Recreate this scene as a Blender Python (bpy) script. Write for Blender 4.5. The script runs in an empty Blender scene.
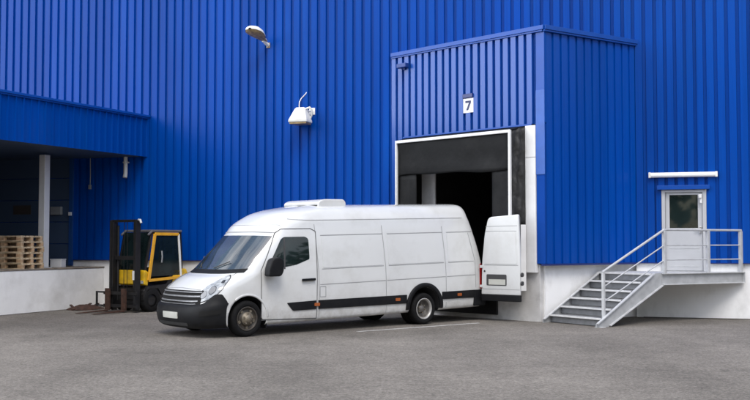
import bpy, bmesh, math, random
from mathutils import Vector, Matrix
from mathutils.bvhtree import BVHTree
random.seed(7)
C = bpy.context.scene.collection
R = math.radians
PI = math.pi

# ------------------------------------------------------------------ materials
def nodes_of(name):
    m = bpy.data.materials.new(name); m.use_nodes = True
    nt = m.node_tree
    return m, nt, nt.nodes['Principled BSDF']

def mat(name, col, rough=.5, metal=0., var=.12, scale=3., bump=0., bscale=40., stretch=(1, 1, 1), dirt=None, dirt_amt=.0, spec=None, coat=0., rvar=0., dscale=1.2):
    """principled with object-space noise variation, optional dirt and bump"""
    m, nt, b = nodes_of(name)
    N = nt.nodes.new; L = nt.links.new
    tc = N('ShaderNodeTexCoord'); mp = N('ShaderNodeMapping'); mp.inputs['Scale'].default_value = stretch
    L(tc.outputs['Object'], mp.inputs['Vector'])
    n1 = N('ShaderNodeTexNoise'); n1.inputs['Scale'].default_value = scale; n1.inputs['Detail'].default_value = 5
    L(mp.outputs[0], n1.inputs['Vector'])
    mr = N('ShaderNodeMapRange'); mr.inputs[1].default_value = .3; mr.inputs[2].default_value = .7
    mr.inputs[3].default_value = 1 - var; mr.inputs[4].default_value = 1 + var
    L(n1.outputs['Fac'], mr.inputs[0])
    mx = N('ShaderNodeMix'); mx.data_type = 'RGBA'; mx.blend_type = 'MULTIPLY'; mx.inputs[0].default_value = 1
    mx.inputs[6].default_value = (*col, 1)
    L(mr.outputs[0], mx.inputs[7])
    out = mx.outputs[2]
    if dirt:
        n2 = N('ShaderNodeTexNoise'); n2.inputs['Scale'].default_value = dscale; n2.inputs['Detail'].default_value = 8; n2.inputs['Roughness'].default_value = .65
        L(mp.outputs[0], n2.inputs['Vector'])
        r2 = N('ShaderNodeMapRange'); r2.inputs[1].default_value = .48; r2.inputs[2].default_value = .72; r2.inputs[3].default_value = 0; r2.inputs[4].default_value = dirt_amt
        L(n2.outputs['Fac'], r2.inputs[0])
        m2 = N('ShaderNodeMix'); m2.data_type = 'RGBA'
        L(r2.outputs[0], m2.inputs[0]); L(out, m2.inputs[6]); m2.inputs[7].default_value = (*dirt, 1)
        out = m2.outputs[2]
    L(out, b.inputs['Base Color'])
    b.inputs['Roughness'].default_value = rough; b.inputs['Metallic'].default_value = metal
    if rvar:
        r3 = N('ShaderNodeMapRange'); r3.inputs[1].default_value = .3; r3.inputs[2].default_value = .7; r3.inputs[3].default_value = rough - rvar; r3.inputs[4].default_value = rough + rvar
        L(n1.outputs['Fac'], r3.inputs[0]); L(r3.outputs[0], b.inputs['Roughness'])
    if spec is not None: b.inputs['IOR'].default_value = spec
    if coat:
        b.inputs['Coat Weight'].default_value = coat; b.inputs['Coat Roughness'].default_value = .06
    if bump:
        n3 = N('ShaderNodeTexNoise'); n3.inputs['Scale'].default_value = bscale; n3.inputs['Detail'].default_value = 4
        L(tc.outputs['Object'], n3.inputs['Vector'])
        bp = N('ShaderNodeBump'); bp.inputs['Strength'].default_value = bump; bp.inputs['Distance'].default_value = .01
        L(n3.outputs['Fac'], bp.inputs['Height']); L(bp.outputs[0], b.inputs['Normal'])
    return m

M = {}
BLUE = (.0001, .054, .325)
M['blue'] = mat('blue_cladding', BLUE, .24, var=.07, scale=1.3, stretch=(1.0, 1.0, .16), rvar=.02, dirt=(.001, .075, .36), dirt_amt=.35, dscale=2.2, spec=1.27)
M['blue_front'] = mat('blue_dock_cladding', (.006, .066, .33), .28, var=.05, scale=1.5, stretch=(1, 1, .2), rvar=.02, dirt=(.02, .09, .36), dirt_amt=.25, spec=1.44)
M['blue_trim'] = mat('blue_trim', (.004, .062, .33), .34, var=.06, spec=1.36)
M['blue_guard'] = mat('blue_corner_guard', (.025, .10, .40), .5, var=.10, scale=4)
M['blue_matt'] = mat('matt_blue_trim', (.0006, .05, .30), .7, var=.06, spec=1.25)
M['navy'] = mat('navy_paint', (.008, .02, .13), .4)
M['plinth'] = mat('white_plinth', (.86, .86, .86), .8, var=.05, scale=1.2, bump=.25, bscale=60, dirt=(.38, .37, .35), dirt_amt=.55, dscale=.9, stretch=(1, 1, .6))
M['concrete'] = mat('concrete', (.58, .57, .56), .85, var=.10, scale=2.5, bump=.4, bscale=50, dirt=(.2, .19, .18), dirt_amt=.5, dscale=1.8)
M['dockwall'] = mat('dock_wall_paint', (.92, .91, .89), .8, var=.05, scale=1.1, bump=.3, bscale=45, dirt=(.50, .48, .44), dirt_amt=.5, dscale=.8)
M['deck'] = mat('dock_deck', (.24, .20, .16), .9, var=.3, scale=4, bump=.4)
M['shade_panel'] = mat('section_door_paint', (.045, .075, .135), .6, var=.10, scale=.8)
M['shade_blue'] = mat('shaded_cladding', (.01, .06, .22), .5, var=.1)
M['white'] = mat('white_metal', (.74, .74, .74), .4, var=.05, dirt=(.4, .39, .36), dirt_amt=.25)
M['galv'] = mat('galvanised_steel', (.56, .57, .58), .5, metal=.15, var=.12, scale=6, dirt=(.3, .3, .3), dirt_amt=.3, dscale=4)
M['galvdark'] = mat('galvanised_web', (.40, .41, .42), .55, metal=.15, var=.15, scale=5, dirt=(.24, .24, .23), dirt_amt=.4, dscale=4)
M['rail'] = mat('railing_steel', (.50, .51, .52), .45, metal=.2, var=.12, scale=6, dirt=(.30, .29, .28), dirt_amt=.35, dscale=5)
M['tread'] = mat('tread_steel', (.20, .205, .215), .55, metal=.2, var=.15, scale=8)
M['nosing'] = mat('tread_nosing', (.62, .62, .62), .5, var=.1, scale=8)
M['doorgrey'] = mat('light_grey_paint', (.46, .47, .49), .45, var=.04)
M['fabric'] = mat('black_canvas', (.006, .0065, .007), .7, var=.25, scale=3, bump=.5, bscale=12, dirt=(.03, .03, .03), dirt_amt=.4, spec=1.3)
M['fabric_dark'] = mat('black_worn_canvas', (.012, .012, .013), .6, var=.4, scale=6, bump=.8, bscale=14, dirt=(.10, .10, .10), dirt_amt=.4, dscale=7)
M['black'] = mat('matt_black', (.003, .003, .003), .95)
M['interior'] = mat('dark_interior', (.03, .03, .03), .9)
M['rubber'] = mat('rubber', (.007, .007, .0075), .8, spec=1.3, var=.25, scale=20, bump=.3)
M['asphalt'] = None
M['vanwhite'] = mat('van_paint', (.66, .67, .67), .26, var=.02, scale=1.2, coat=.8, dirt=(.44, .43, .40), dirt_amt=.35, dscale=1.4)
M['vanlow'] = mat('van_sill_paint', (.66, .66, .64), .5, var=.06, scale=3, dirt=(.36, .34, .30), dirt_amt=.6, dscale=3)
M['vanblack'] = mat('black_plastic', (.006, .0065, .008), .55, var=.15, scale=6, spec=1.3, dirt=(.03, .028, .026), dirt_amt=.3, dscale=4)
M['seam'] = mat('panel_gap', (.28, .285, .29), .7)
M['gapmid'] = mat('door_gap', (.11, .112, .115), .7)
M['seamdark'] = mat('dark_gap', (.05, .05, .052), .7)
M['glass'] = mat('dark_glass', (.010, .018, .018), .03, var=.3, scale=2, spec=1.5)
M['windscreen'] = mat('windscreen_glass', (.035, .05, .06), .03, var=.5, scale=1.6, spec=2.5)
M['chrome'] = mat('chrome', (.62, .63, .65), .22, metal=.9, var=.04)
M['silver'] = mat('silver_plastic', (.22, .225, .235), .4, metal=.3, var=.2, scale=12)
M['plate'] = mat('plate_white', (.50, .505, .46), .5)
M['amber'] = mat('amber_lens', (.34, .085, .015), .3, coat=.5)
M['redlens'] = mat('red_lens', (.42, .012, .012), .25, coat=.6)
M['lamp_lens'] = mat('clear_lens', (.33, .35, .37), .12, coat=.8, var=.5, scale=14)
M['lamp_dark'] = mat('lamp_reflector', (.10, .105, .115), .15, metal=.6, var=.4, scale=12)
M['steelwheel'] = mat('steel_wheel', (.055, .05, .045), .5, metal=.4, var=.25, scale=12, dirt=(.12, .09, .06), dirt_amt=.7, dscale=9)
M['disc'] = mat('wheel_dish', (.16, .15, .14), .5, metal=.4, var=.3, scale=12, dirt=(.06, .05, .04), dirt_amt=.7, dscale=9)
M['hub'] = mat('wheel_hub', (.20, .175, .135), .5, metal=.4, var=.3, scale=20, dirt=(.13, .09, .05), dirt_amt=.7, dscale=16)
M['wheelcap'] = mat('wheel_rim_silver', (.48, .47, .45), .42, metal=.5, var=.2, scale=10, dirt=(.16, .14, .11), dirt_amt=.6, dscale=10)
M['yellow'] = mat('forklift_yellow', (.70, .43, .012), .45, var=.12, scale=5, dirt=(.14, .08, .03), dirt_amt=.55, dscale=4)
M['orange'] = mat('forklift_orange', (.72, .36, .02), .45, var=.1, scale=5)
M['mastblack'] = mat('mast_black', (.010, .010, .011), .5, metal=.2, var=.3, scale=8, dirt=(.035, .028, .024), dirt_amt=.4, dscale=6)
M['rust'] = mat('rusty_steel', (.055, .028, .020), .75, metal=.2, var=.4, scale=14, dirt=(.12, .05, .028), dirt_amt=.5, dscale=9, bump=.4)
M['forksteel'] = mat('fork_steel', (.17, .12, .10), .5, metal=.5, var=.3, scale=14)
M['guardgrey'] = mat('overhead_guard_grey', (.11, .11, .12), .5, var=.1)
M['cabglass'] = mat('cab_glass', (.006, .012, .013), .06, spec=1.35, var=.5, scale=2.5)
M['wood'] = mat('pallet_wood', (.60, .47, .31), .85, var=.35, scale=7, stretch=(1, 1, 4), dirt=(.2, .14, .09), dirt_amt=.6, dscale=5)
M['wooddark'] = mat('pallet_block_wood', (.52, .36, .22), .85, var=.45, scale=11, dirt=(.42, .2, .1), dirt_amt=.5, dscale=6)
M['lampwhite'] = mat('lamp_housing', (.80, .80, .76), .45, var=.06, dirt=(.5, .46, .36), dirt_amt=.4, dscale=6)
M['lampbrown'] = mat('lamp_old_lens', (.34, .24, .11), .3, var=.4, scale=12, coat=.4)
M['tube'] = mat('tube_diffuser', (.86, .86, .83), .3, var=.03)
M['signwhite'] = mat('sign_white', (.84, .84, .86), .45, var=.02)
M['ink'] = mat('sign_ink', (.012, .02, .09), .5)
M['paintline'] = mat('worn_road_paint', (.55, .54, .52), .85, var=.2, scale=6, dirt=(.20, .19, .185), dirt_amt=.9, dscale=5)
M['greybox'] = mat('grey_enclosure', (.25, .26, .27), .5)
M['brownwin'] = mat('brown_window', (.06, .05, .045), .3)
M['seat'] = mat('dark_seat', (.015, .015, .017), .7)
M['fitting'] = mat('dark_fitting', (.01, .04, .2), .5)

def tweak(m, kind):
    nt = m.node_tree; N = nt.nodes.new; L = nt.links.new; b = nt.nodes['Principled BSDF']
    src = b.inputs['Base Color'].links[0].from_socket
    tc = N('ShaderNodeTexCoord'); sp = N('ShaderNodeSeparateXYZ'); L(tc.outputs['Object'], sp.inputs[0])
    def math_(op, a, v=None):
        x = N('ShaderNodeMath'); x.operation = op
        L(a, x.inputs[0])
        if v is not None:
            if hasattr(v, 'node'): L(v, x.inputs[1])
            else: x.inputs[1].default_value = v
        return x.outputs[0]
    def rng(a, lo, hi, t0, t1):
        r = N('ShaderNodeMapRange'); r.inputs[1].default_value = lo; r.inputs[2].default_value = hi; r.inputs[3].default_value = t0; r.inputs[4].default_value = t1; L(a, r.inputs[0]); return r.outputs[0]
    if kind == 'sheets':
        w_ = N('ShaderNodeTexWhiteNoise'); w_.noise_dimensions = '1D'
        L(math_('FLOOR', math_('MULTIPLY', sp.outputs[0], 1 / .976)), w_.inputs['W'])
        f = rng(w_.outputs['Value'], 0, 1, .90, 1.07)
        mp = N('ShaderNodeMapping'); mp.inputs['Scale'].default_value = (9, 1, .22); L(tc.outputs['Object'], mp.inputs['Vector'])
        n = N('ShaderNodeTexNoise'); n.inputs['Scale'].default_value = 1.6; n.inputs['Detail'].default_value = 6; n.inputs['Roughness'].default_value = .7; L(mp.outputs[0], n.inputs['Vector'])
        f = math_('MULTIPLY', f, rng(n.outputs['Fac'], .5, .75, 1., .82))
        mx = N('ShaderNodeMix'); mx.data_type = 'RGBA'; mx.blend_type = 'MULTIPLY'; mx.inputs[0].default_value = 1
        L(src, mx.inputs[6]); L(f, mx.inputs[7])
    else:
        n = N('ShaderNodeTexNoise'); n.inputs['Scale'].default_value = 5; n.inputs['Detail'].default_value = 7; n.inputs['Roughness'].default_value = .7; L(tc.outputs['Object'], n.inputs['Vector'])
        low = rng(sp.outputs[2], .2, .95, 1., 0.)
        f = math_('MULTIPLY', math_('POWER', low, 1.3), rng(n.outputs['Fac'], .35, .7, .1, .75))
        mx = N('ShaderNodeMix'); mx.data_type = 'RGBA'; L(f, mx.inputs[0]); L(src, mx.inputs[6]); mx.inputs[7].default_value = (.30, .275, .235, 1)
    L(mx.outputs[2], b.inputs['Base Color'])
tweak(M['blue'], 'sheets'); tweak(M['vanwhite'], 'film')

def asphalt():
    m, nt, b = nodes_of('asphalt')
    N = nt.nodes.new; L = nt.links.new
    tc = N('ShaderNodeTexCoord')
    def noise(sc, det=6, rough=.6, stretch=None):
        n = N('ShaderNodeTexNoise'); n.inputs['Scale'].default_value = sc; n.inputs['Detail'].default_value = det; n.inputs['Roughness'].default_value = rough
        if stretch:
            mp = N('ShaderNodeMapping'); mp.inputs['Scale'].default_value = stretch[:3]; mp.inputs['Rotation'].default_value = (0, 0, R(stretch[3])); L(tc.outputs['Object'], mp.inputs['Vector']); L(mp.outputs[0], n.inputs['Vector'])
        else: L(tc.outputs['Object'], n.inputs['Vector'])
        return n.outputs['Fac']
    def rng(s, a, bb, lo, hi):
        r = N('ShaderNodeMapRange'); r.inputs[1].default_value = a; r.inputs[2].default_value = bb; r.inputs[3].default_value = lo; r.inputs[4].default_value = hi
        L(s, r.inputs[0]); return r.outputs[0]
    def mul(a, c):
        x = N('ShaderNodeMath'); x.operation = 'MULTIPLY'; L(a, x.inputs[0]); L(c, x.inputs[1]); return x.outputs[0]
    f = rng(noise(.22, 5), .3, .7, .70, 1.22)                              # large worn patches
    f = mul(f, rng(noise(1.6, 5), .3, .7, .90, 1.09))
    f = mul(f, rng(noise(8, 4, .8), .3, .7, .78, 1.22))
    f = mul(f, rng(noise(26, 3, .8), .3, .7, .58, 1.42))                   # aggregate
    f = mul(f, rng(noise(85, 2, .7), .3, .7, .72, 1.28))
    f = mul(f, rng(noise(.55, 4, .55, (1, .12, 1, 20)), .38, .68, 1.08, .84))  # tyre-polished lanes
    f = mul(f, rng(noise(.8, 8, .7), .66, .78, 1., .66))                   # oil stains
    # a few fine cracks
    vo = N('ShaderNodeTexVoronoi'); vo.feature = 'DISTANCE_TO_EDGE'; vo.inputs['Scale'].default_value = .16
    wn = N('ShaderNodeTexNoise'); wn.inputs['Scale'].default_value = .9; wn.inputs['Detail'].default_value = 6
    L(tc.outputs['Object'], wn.inputs['Vector'])
    ma = N('ShaderNodeVectorMath'); ma.operation = 'MULTIPLY_ADD'; ma.inputs[1].default_value = (2.2, 2.2, 0); L(wn.outputs['Color'], ma.inputs[0]); L(tc.outputs['Object'], ma.inputs[2])
    L(ma.outputs[0], vo.inputs['Vector'])
    f = mul(f, rng(vo.outputs['Distance'], .0, .0025, .72, 1.))
    st_ = N('ShaderNodeTexVoronoi'); st_.inputs['Scale'].default_value = 32; L(tc.outputs['Object'], st_.inputs['Vector'])
    sx = N('ShaderNodeSeparateXYZ'); L(st_.outputs['Color'], sx.inputs[0])
    f = mul(f, rng(sx.outputs[0], .0, 1., .82, 1.19))
    f = mul(f, rng(noise(.9, 6, .7, (.10, 1.6, 1, 38)), .60, .70, 1., .80))
    mx = N('ShaderNodeMix'); mx.data_type = 'RGBA'; mx.blend_type = 'MULTIPLY'; mx.inputs[0].default_value = 1
    mx.inputs[6].default_value = (.178, .162, .143, 1); L(f, mx.inputs[7])
    L(mx.outputs[2], b.inputs['Base Color'])
    b.inputs['Roughness'].default_value = .88; b.inputs['IOR'].default_value = 1.3
    bp = N('ShaderNodeBump'); bp.inputs['Strength'].default_value = .5; bp.inputs['Distance'].default_value = .008
    L(noise(70, 3, .7), bp.inputs['Height']); L(bp.outputs[0], b.inputs['Normal'])
    return m
M['asphalt'] = asphalt()

# ------------------------------------------------------------------ mesh builder
class MB:
    def __init__(s): s.v = []; s.f = []; s.sm = []
    def add(s, vs, fs, smooth=False):
        o = len(s.v); s.v += [tuple(v) for v in vs]
        for f in fs: s.f.append([i + o for i in f]); s.sm.append(smooth)
        return s
    def box(s, x0, x1, y0, y1, z0, z1):
        vs = [(x, y, z) for z in (z0, z1) for y in (y0, y1) for x in (x0, x1)]
        return s.add(vs, [(0, 2, 3, 1), (4, 5, 7, 6), (0, 1, 5, 4), (2, 6, 7, 3), (0, 4, 6, 2), (1, 3, 7, 5)])
    def bar(s, p, q, w, h, up=(0, 0, 1)):
        """rectangular bar from p to q, w across, h along up"""
        p = Vector(p); q = Vector(q); d = (q - p).normalized(); u = Vector(up)
        sd = d.cross(u)
        if sd.length < 1e-4: sd = d.cross(Vector((1, 0, 0)))
        sd.normalize(); u = sd.cross(d).normalized()
        vs = []
        for c in (p, q):
            for a, b in ((-1, -1), (1, -1), (1, 1), (-1, 1)): vs.append(c + sd * a * w / 2 + u * b * h / 2)
        return s.add(vs, [(0, 3, 2, 1), (4, 5, 6, 7), (0, 1, 5, 4), (1, 2, 6, 5), (2, 3, 7, 6), (3, 0, 4, 7)])
    def tube(s, pts, r, n=10, cap=True):
        pts = [Vector(p) for p in pts]; rings = []
        ref = None
        for i, p in enumerate(pts):
            d = (pts[min(i + 1, len(pts) - 1)] - pts[max(i - 1, 0)]).normalized()
            if ref is None:
                ref = d.cross(Vector((0, 0, 1)))
                if ref.length < 1e-3: ref = d.cross(Vector((1, 0, 0)))
            a = (ref - d * ref.dot(d)).normalized(); b = d.cross(a); ref = a
            rr = r[i] if isinstance(r, (list, tuple)) else r
            rings.append([p + (a * math.cos(2 * PI * k / n) + b * math.sin(2 * PI * k / n)) * rr for k in range(n)])
        vs = [v for g in rings for v in g]; fs = []
        for i in range(len(pts) - 1):
            for k in range(n): fs.append((i * n + k, i * n + (k + 1) % n, (i + 1) * n + (k + 1) % n, (i + 1) * n + k))
        s.add(vs, fs, True)
        if cap:
            s.add(rings[0], [tuple(range(n))[::-1]]); s.add(rings[-1], [tuple(range(n))])
        return s
    def lathe(s, prof, n=36, axis='y', c=(0, 0, 0)):
        """profile of (radius, along) turned about an axis through c"""
        vs = []; fs = []; m = len(prof)
        for k in range(n):
            a = 2 * PI * k / n
            for r, t in prof:
                p = (r * math.cos(a), t, r * math.sin(a)) if axis == 'y' else (r * math.cos(a), r * math.sin(a), t)
                vs.append((p[0] + c[0], p[1] + c[1], p[2] + c[2]))
        for k in range(n):
            for i in range(m - 1):
                fs.append((k * m + i, k * m + i + 1, ((k + 1) % n) * m + i + 1, ((k + 1) % n) * m + i))
        return s.add(vs, fs, True)
    def prism(s, poly, axis, a, b):
        """poly in the two other axes, extruded along axis from a to b"""
        def P(u, v, t): return {'x': (t, u, v), 'y': (u, t, v), 'z': (u, v, t)}[axis]
        n = len(poly); vs = [P(u, v, a) for u, v in poly] + [P(u, v, b) for u, v in poly]
        fs = [tuple(range(n)), tuple(range(n, 2 * n))[::-1]] + [(i, n + i, n + (i + 1) % n, (i + 1) % n) for i in range(n)]
        return s.add(vs, fs)
    def build(s, name, m, parent=None, bevel=0., seg=2, fix=True):
        me = bpy.data.meshes.new(name); me.from_pydata(s.v, [], s.f)
        for p, q in zip(me.polygons, s.sm): p.use_smooth = q
        me.materials.append(m)
        if fix:
            bm = bmesh.new(); bm.from_mesh(me); bmesh.ops.recalc_face_normals(bm, faces=bm.faces); bm.to_mesh(me); bm.free()
        o = bpy.data.objects.new(name, me); C.objects.link(o)
        if parent: o.parent = parent
        if bevel:
            bv = o.modifiers.new('bevel', 'BEVEL'); bv.width = bevel; bv.segments = seg; bv.limit_method = 'ANGLE'; bv.angle_limit = R(50)
            bv.harden_normals = False
        return o

def tag(o, label=None, cat=None, group=None, kind=None):
    if label: o['label'] = label
    if cat: o['category'] = cat
    if group: o['group'] = group
    if kind: o['kind'] = kind
    return o
def thing(name, label, cat, loc=(0, 0, 0), rz=0., group=None):
    o = bpy.data.objects.new(name, None); C.objects.link(o)
    o.empty_display_size = .2
    o.location = loc; o.rotation_euler = (0, 0, rz)
    return tag(o, label, cat, group)
def place(o, loc, rz=0.):
    o.location = loc; o.rotation_euler = (0, 0, rz); return o
def copy_tree(o, parent=None):
    c = o.copy(); C.objects.link(c); c.parent = parent
    for ch in list(o.children): copy_tree(ch, c)
    return c

# frames: local x runs to the right along a face, local y runs INTO the building, outward is -y
W_O, W_A = (7.605, 23.4), R(-16.321)     # main warehouse wall
F_O, F_A = (3.765, 22.15), R(-45.433)    # dock house, face with the loading door (x negative along it)
S_A = R(34.136)                          # dock house, side above the stairs
K_O, K_A = (-6.261, 27.46), R(63.665)    # canopy fascia
D_O, D_A = (-9.06, 24.258), R(66.974)    # loading dock front
def loc2(o, a, x, y, z=0.):
    return (o[0] + x * math.cos(a) - y * math.sin(a), o[1] + x * math.sin(a) + y * math.cos(a), z)

def corrugated(mb, x0, x1, z0, z1, pitch=.244, d=.055, y=0., flat=.64, inv=False, z1b=None):
    """trapezoid sheet along x; outer flats stand at y-d, grooves at y.  z1b: top height at x1"""
    n = max(1, round((x1 - x0) / pitch)); p = (x1 - x0) / n
    pts = []
    sl = .05
    for i in range(n):
        b = x0 + i * p
        if not inv:
            pts += [(b, -d), (b + p * flat, -d), (b + p * (flat + sl), 0), (b + p * (1 - sl), 0)]
        else:
            pts += [(b, 0), (b + p * .74, 0), (b + p * .80, -d), (b + p * .94, -d)]
    pts.append((x1, 0 if inv else -d))
    vs = []; fs = []
    for (x, yy) in pts:
        zt = z1 if z1b is None else z1 + (z1b - z1) * (x - x0) / (x1 - x0)
        vs += [(x, y + yy, z0), (x, y + yy, zt)]
    for i in range(len(pts) - 1): fs.append((2 * i, 2 * i + 2, 2 * i + 3, 2 * i + 1))
    mb.add(vs, fs)
    return mb

# ------------------------------------------------------------------ ground
g = MB(); g.add([(-160, -160, 0), (160, -160, 0), (160, 160, 0), (-160, 160, 0)], [(0, 1, 2, 3)])
tag(g.build('ground', M['asphalt']), 'worn grey asphalt yard in front of the blue warehouse', 'yard', kind='structure')
M['dirt'] = mat('wall_foot_dirt', (.055, .048, .04), .95, var=.5, scale=5, bump=.6, bscale=30)
def foot(o, a, x0, x1, name, label, w0=.10, w1=.34, seed=1):
    rr = random.Random(seed); mb = MB(); vs = []; n = int((x1 - x0) / .12)
    for i in range(n + 1):
        x = x0 + (x1 - x0) * i / n; w_ = w0 + (w1 - w0) * (.5 + .5 * math.sin(i * .37 + seed) * math.sin(i * .13)) * rr.uniform(.5, 1)
        vs += [(x, .06, .008), (x, -w_, .006)]
    mb.add(vs, [(2 * i, 2 * i + 1, 2 * i + 3, 2 * i + 2) for i in range(n)])
    ob = mb.build(name, M['dirt'], fix=False); ob.location = (*o, 0); ob.rotation_euler = (0, 0, a)
    tag(ob, label, 'dirt', kind='structure')
foot((7.605, 23.4), R(-16.321), -1.3, 12, 'dirt_strip', 'dark dirt gathered on the asphalt along the white plinth by the stairs', seed=2)
foot((-9.06, 24.258), R(66.974), -9, 4.0, 'dirt_strip', 'thin dark dirt on the asphalt along the foot of the loading dock wall', .02, .12, seed=5)
ln = MB()
p, q = Vector((-.35, 19.83, .004)), Vector((2.28, 21.97, .004)); d = (q - p).normalized(); n = Vector((-d.y, d.x, 0)) * .05
ln.add([p - n, q - n, q + n, p + n], [(0, 1, 2, 3)])
tag(ln.build('parking_line', M['paintline'], fix=False), 'faded thin white parking line on the asphalt along the van', 'road marking', kind='structure')

# ------------------------------------------------------------------ warehouse (main wall)
wh = thing('warehouse', 'huge warehouse with ribbed bright blue metal wall above white plinth', 'warehouse', (*W_O, 0), W_A)
JL, JR = -7.434, -1.452          # where the dock house joins the wall
TOP = 10.4
m = MB()
corrugated(m, -40, JL - .02, 1.29, TOP)
corrugated(m, JL - .02, JR + .02, 6.45, TOP)
corrugated(m, JR + .02, -.93, 1.29, TOP)
corrugated(m, -.93, .19, 3.06, TOP)
corrugated(m, .19, 12, 1.29, TOP)
m.build('wall_cladding', M['blue'], wh, fix=False)
m = MB()
for a, b in ((-40, JL), (JR, 12)): m.box(a, b, .02, .35, -.2, 1.27)
m.build('plinth', M['plinth'], wh)
m = MB()
for a, b in ((-40, JL - .01), (JR + .01, -.95), (.21, 12)): m.box(a, b, -.06, .018, 1.268, 1.29)
m.build('drip_flashing', M['navy'], wh)
m = MB(); m.box(-40, 12, .06, 14, TOP - .25, TOP - .05); m.box(-40, 12, -.10, .30, TOP, TOP + .12); m.build('roof_edge', M['blue_trim'], wh)
m = MB(); m.box(-40, JL, .05, .3, 1.3, TOP - .3); m.box(JR, -1.0, .05, .3, 1.3, TOP - .3); m.box(.25, 12, .05, .3, 1.3, TOP - .3); m.box(-1.0, .25, .05, .3, 3.2, TOP - .3); m.box(JL, JR, .05, .3, 6.5, TOP - .3)
m.build('wall_backing', M['shade_blue'], wh)
# personnel door of the warehouse
dr = MB(); dr.box(-.86, -.78, -.075, .10, 1.09, 3.0); dr.box(.06, .14, -.075, .10, 1.09, 3.0); dr.box(-.78, .06, -.075, .10, 2.94, 3.0)
df = dr.build('door_frame', M['doorgrey'], wh, .006)
dl = MB(); dl.box(-.775, .055, -.02, .05, 1.10, 2.10); dl.box(-.775, -.68, -.02, .05, 2.10, 2.935); dl.box(-.045, .055, -.02, .05, 2.10, 2.935); dl.box(-.68, -.045, -.02, .05, 2.88, 2.935)
leaf = dl.build('door', M['doorgrey'], wh, .004)
for z in (1.2, 1.62): MB().box(-.69, -.03, -.028, -.021, z, z + .015).build('panel_trim', M['galv'], leaf)
gl = MB(); gl.box(-.68, -.045, .0, .03, 2.10, 2.88); gl.build('door_window', M['glass'], leaf)
hd = MB(); hd.box(-.02, .03, -.07, -.02, 1.98, 2.13); hd.bar((.02, -.08, 2.07), (-.11, -.08, 2.07), .02, .025); hd.build('handle', M['chrome'], leaf, .004)
cl = MB(); cl.box(-.03, .045, -.15, -.076, 2.80, 2.885); cl.box(.0, .05, -.11, -.076, 2.68, 2.80); cl.build('door_closer', M['white'], leaf, .006)
m = MB(); m.box(-.96, .22, -.16, -.0, 3.003, 3.10); m.build('door_lintel', M['blue_trim'], wh, .006)
for a, b in ((-.98, -.865), (.145, .24)): MB().box(a, b, -.052, -.01, 1.29, 3.02).build('door_side_flashing', M['blue'], wh, .004)
m = MB(); m.box(-.93, .20, -.05, .02, 1.0, 1.085); m.build('door_sill', M['concrete'], wh)
# sectional door in the shade under the canopy
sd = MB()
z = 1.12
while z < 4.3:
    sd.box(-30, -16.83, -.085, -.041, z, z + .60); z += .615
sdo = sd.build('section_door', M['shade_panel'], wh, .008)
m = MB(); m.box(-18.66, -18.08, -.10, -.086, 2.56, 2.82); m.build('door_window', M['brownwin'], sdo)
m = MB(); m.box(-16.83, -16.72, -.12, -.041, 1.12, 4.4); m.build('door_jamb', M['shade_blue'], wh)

tag(place(MB().box(-.17, .17, -.10, 0, 0, .23).build('control_box', M['greybox'], None, .012), loc2(W_O, W_A, -17.22, -.087, 2.54), W_A), 'grey square control box on the dark wall right of the white column', 'control box')
sw = MB().box(-.045, .045, -.05, 0, 0, .10).build('wall_switch', M['white'], None, .006)
tag(place(sw, loc2(W_O, W_A, -16.77, -.125, 2.515), W_A), 'tiny white switch on the dark wall beside the ribbed cladding', 'switch')
pp = MB(); pp.tube([(0, 0, .62), (0, 0, .12), (.0, -.03, .0)], [.055, .055, .06], 12); pp.box(-.07, .07, -.03, .08, .40, .44)
tag(place(pp.build('drain_pipe', M['lampwhite']), loc2(W_O, W_A, -15.05, -.13, 3.55), W_A), 'short dirty white pipe hanging under the end of the canopy', 'pipe')
pp = MB(); pp.tube([(0, 0, .95), (.01, 0, .35), (0, 0, 0)], .014, 8); pp.box(-.03, .03, -.03, .03, .0, .12)
tag(place(pp.build('hanging_cable', M['greybox']), loc2(W_O, W_A, -16.18, -.10, 3.25), W_A), 'thin grey cable hanging against the dark ribbed wall under the canopy', 'cable')

# ------------------------------------------------------------------ dock house
dh = thing('dock_house', 'boxy angled blue dock house with ribbed sides and loading door seven', 'dock house', (*F_O, 0), F_A)
m = MB()
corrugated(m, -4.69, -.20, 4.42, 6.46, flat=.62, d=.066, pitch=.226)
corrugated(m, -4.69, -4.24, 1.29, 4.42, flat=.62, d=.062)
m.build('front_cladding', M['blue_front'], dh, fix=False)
m = MB(); m.box(-.20, .045, -.047, .03, 4.42, 6.46); m.build('corner_trim', M['blue_trim'], dh, .006)
m = MB(); m.box(-.19, .03, -.046, .03, 1.29, 4.418); m.build('corner_lower_trim', M['blue_matt'], dh, .006)
m = MB(); m.box(-.19, .05, -.062, -.0475, 3.27, 5.16); m.build('corner_guard', M['blue_guard'], dh, .004)
m = MB(); m.box(-4.69, .02, -.09, .05, 6.46, 6.50); m.box(-4.69, .06, -.11, .10, 6.50, 6.60)
m.build('front_cap', M['blue_trim'], dh, .006)
m = MB(); m.box(-4.30, -.30, -.07, -.046, 4.385, 4.425); m.build('door_head_flashing', M['blue_trim'], dh, .004)
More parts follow.
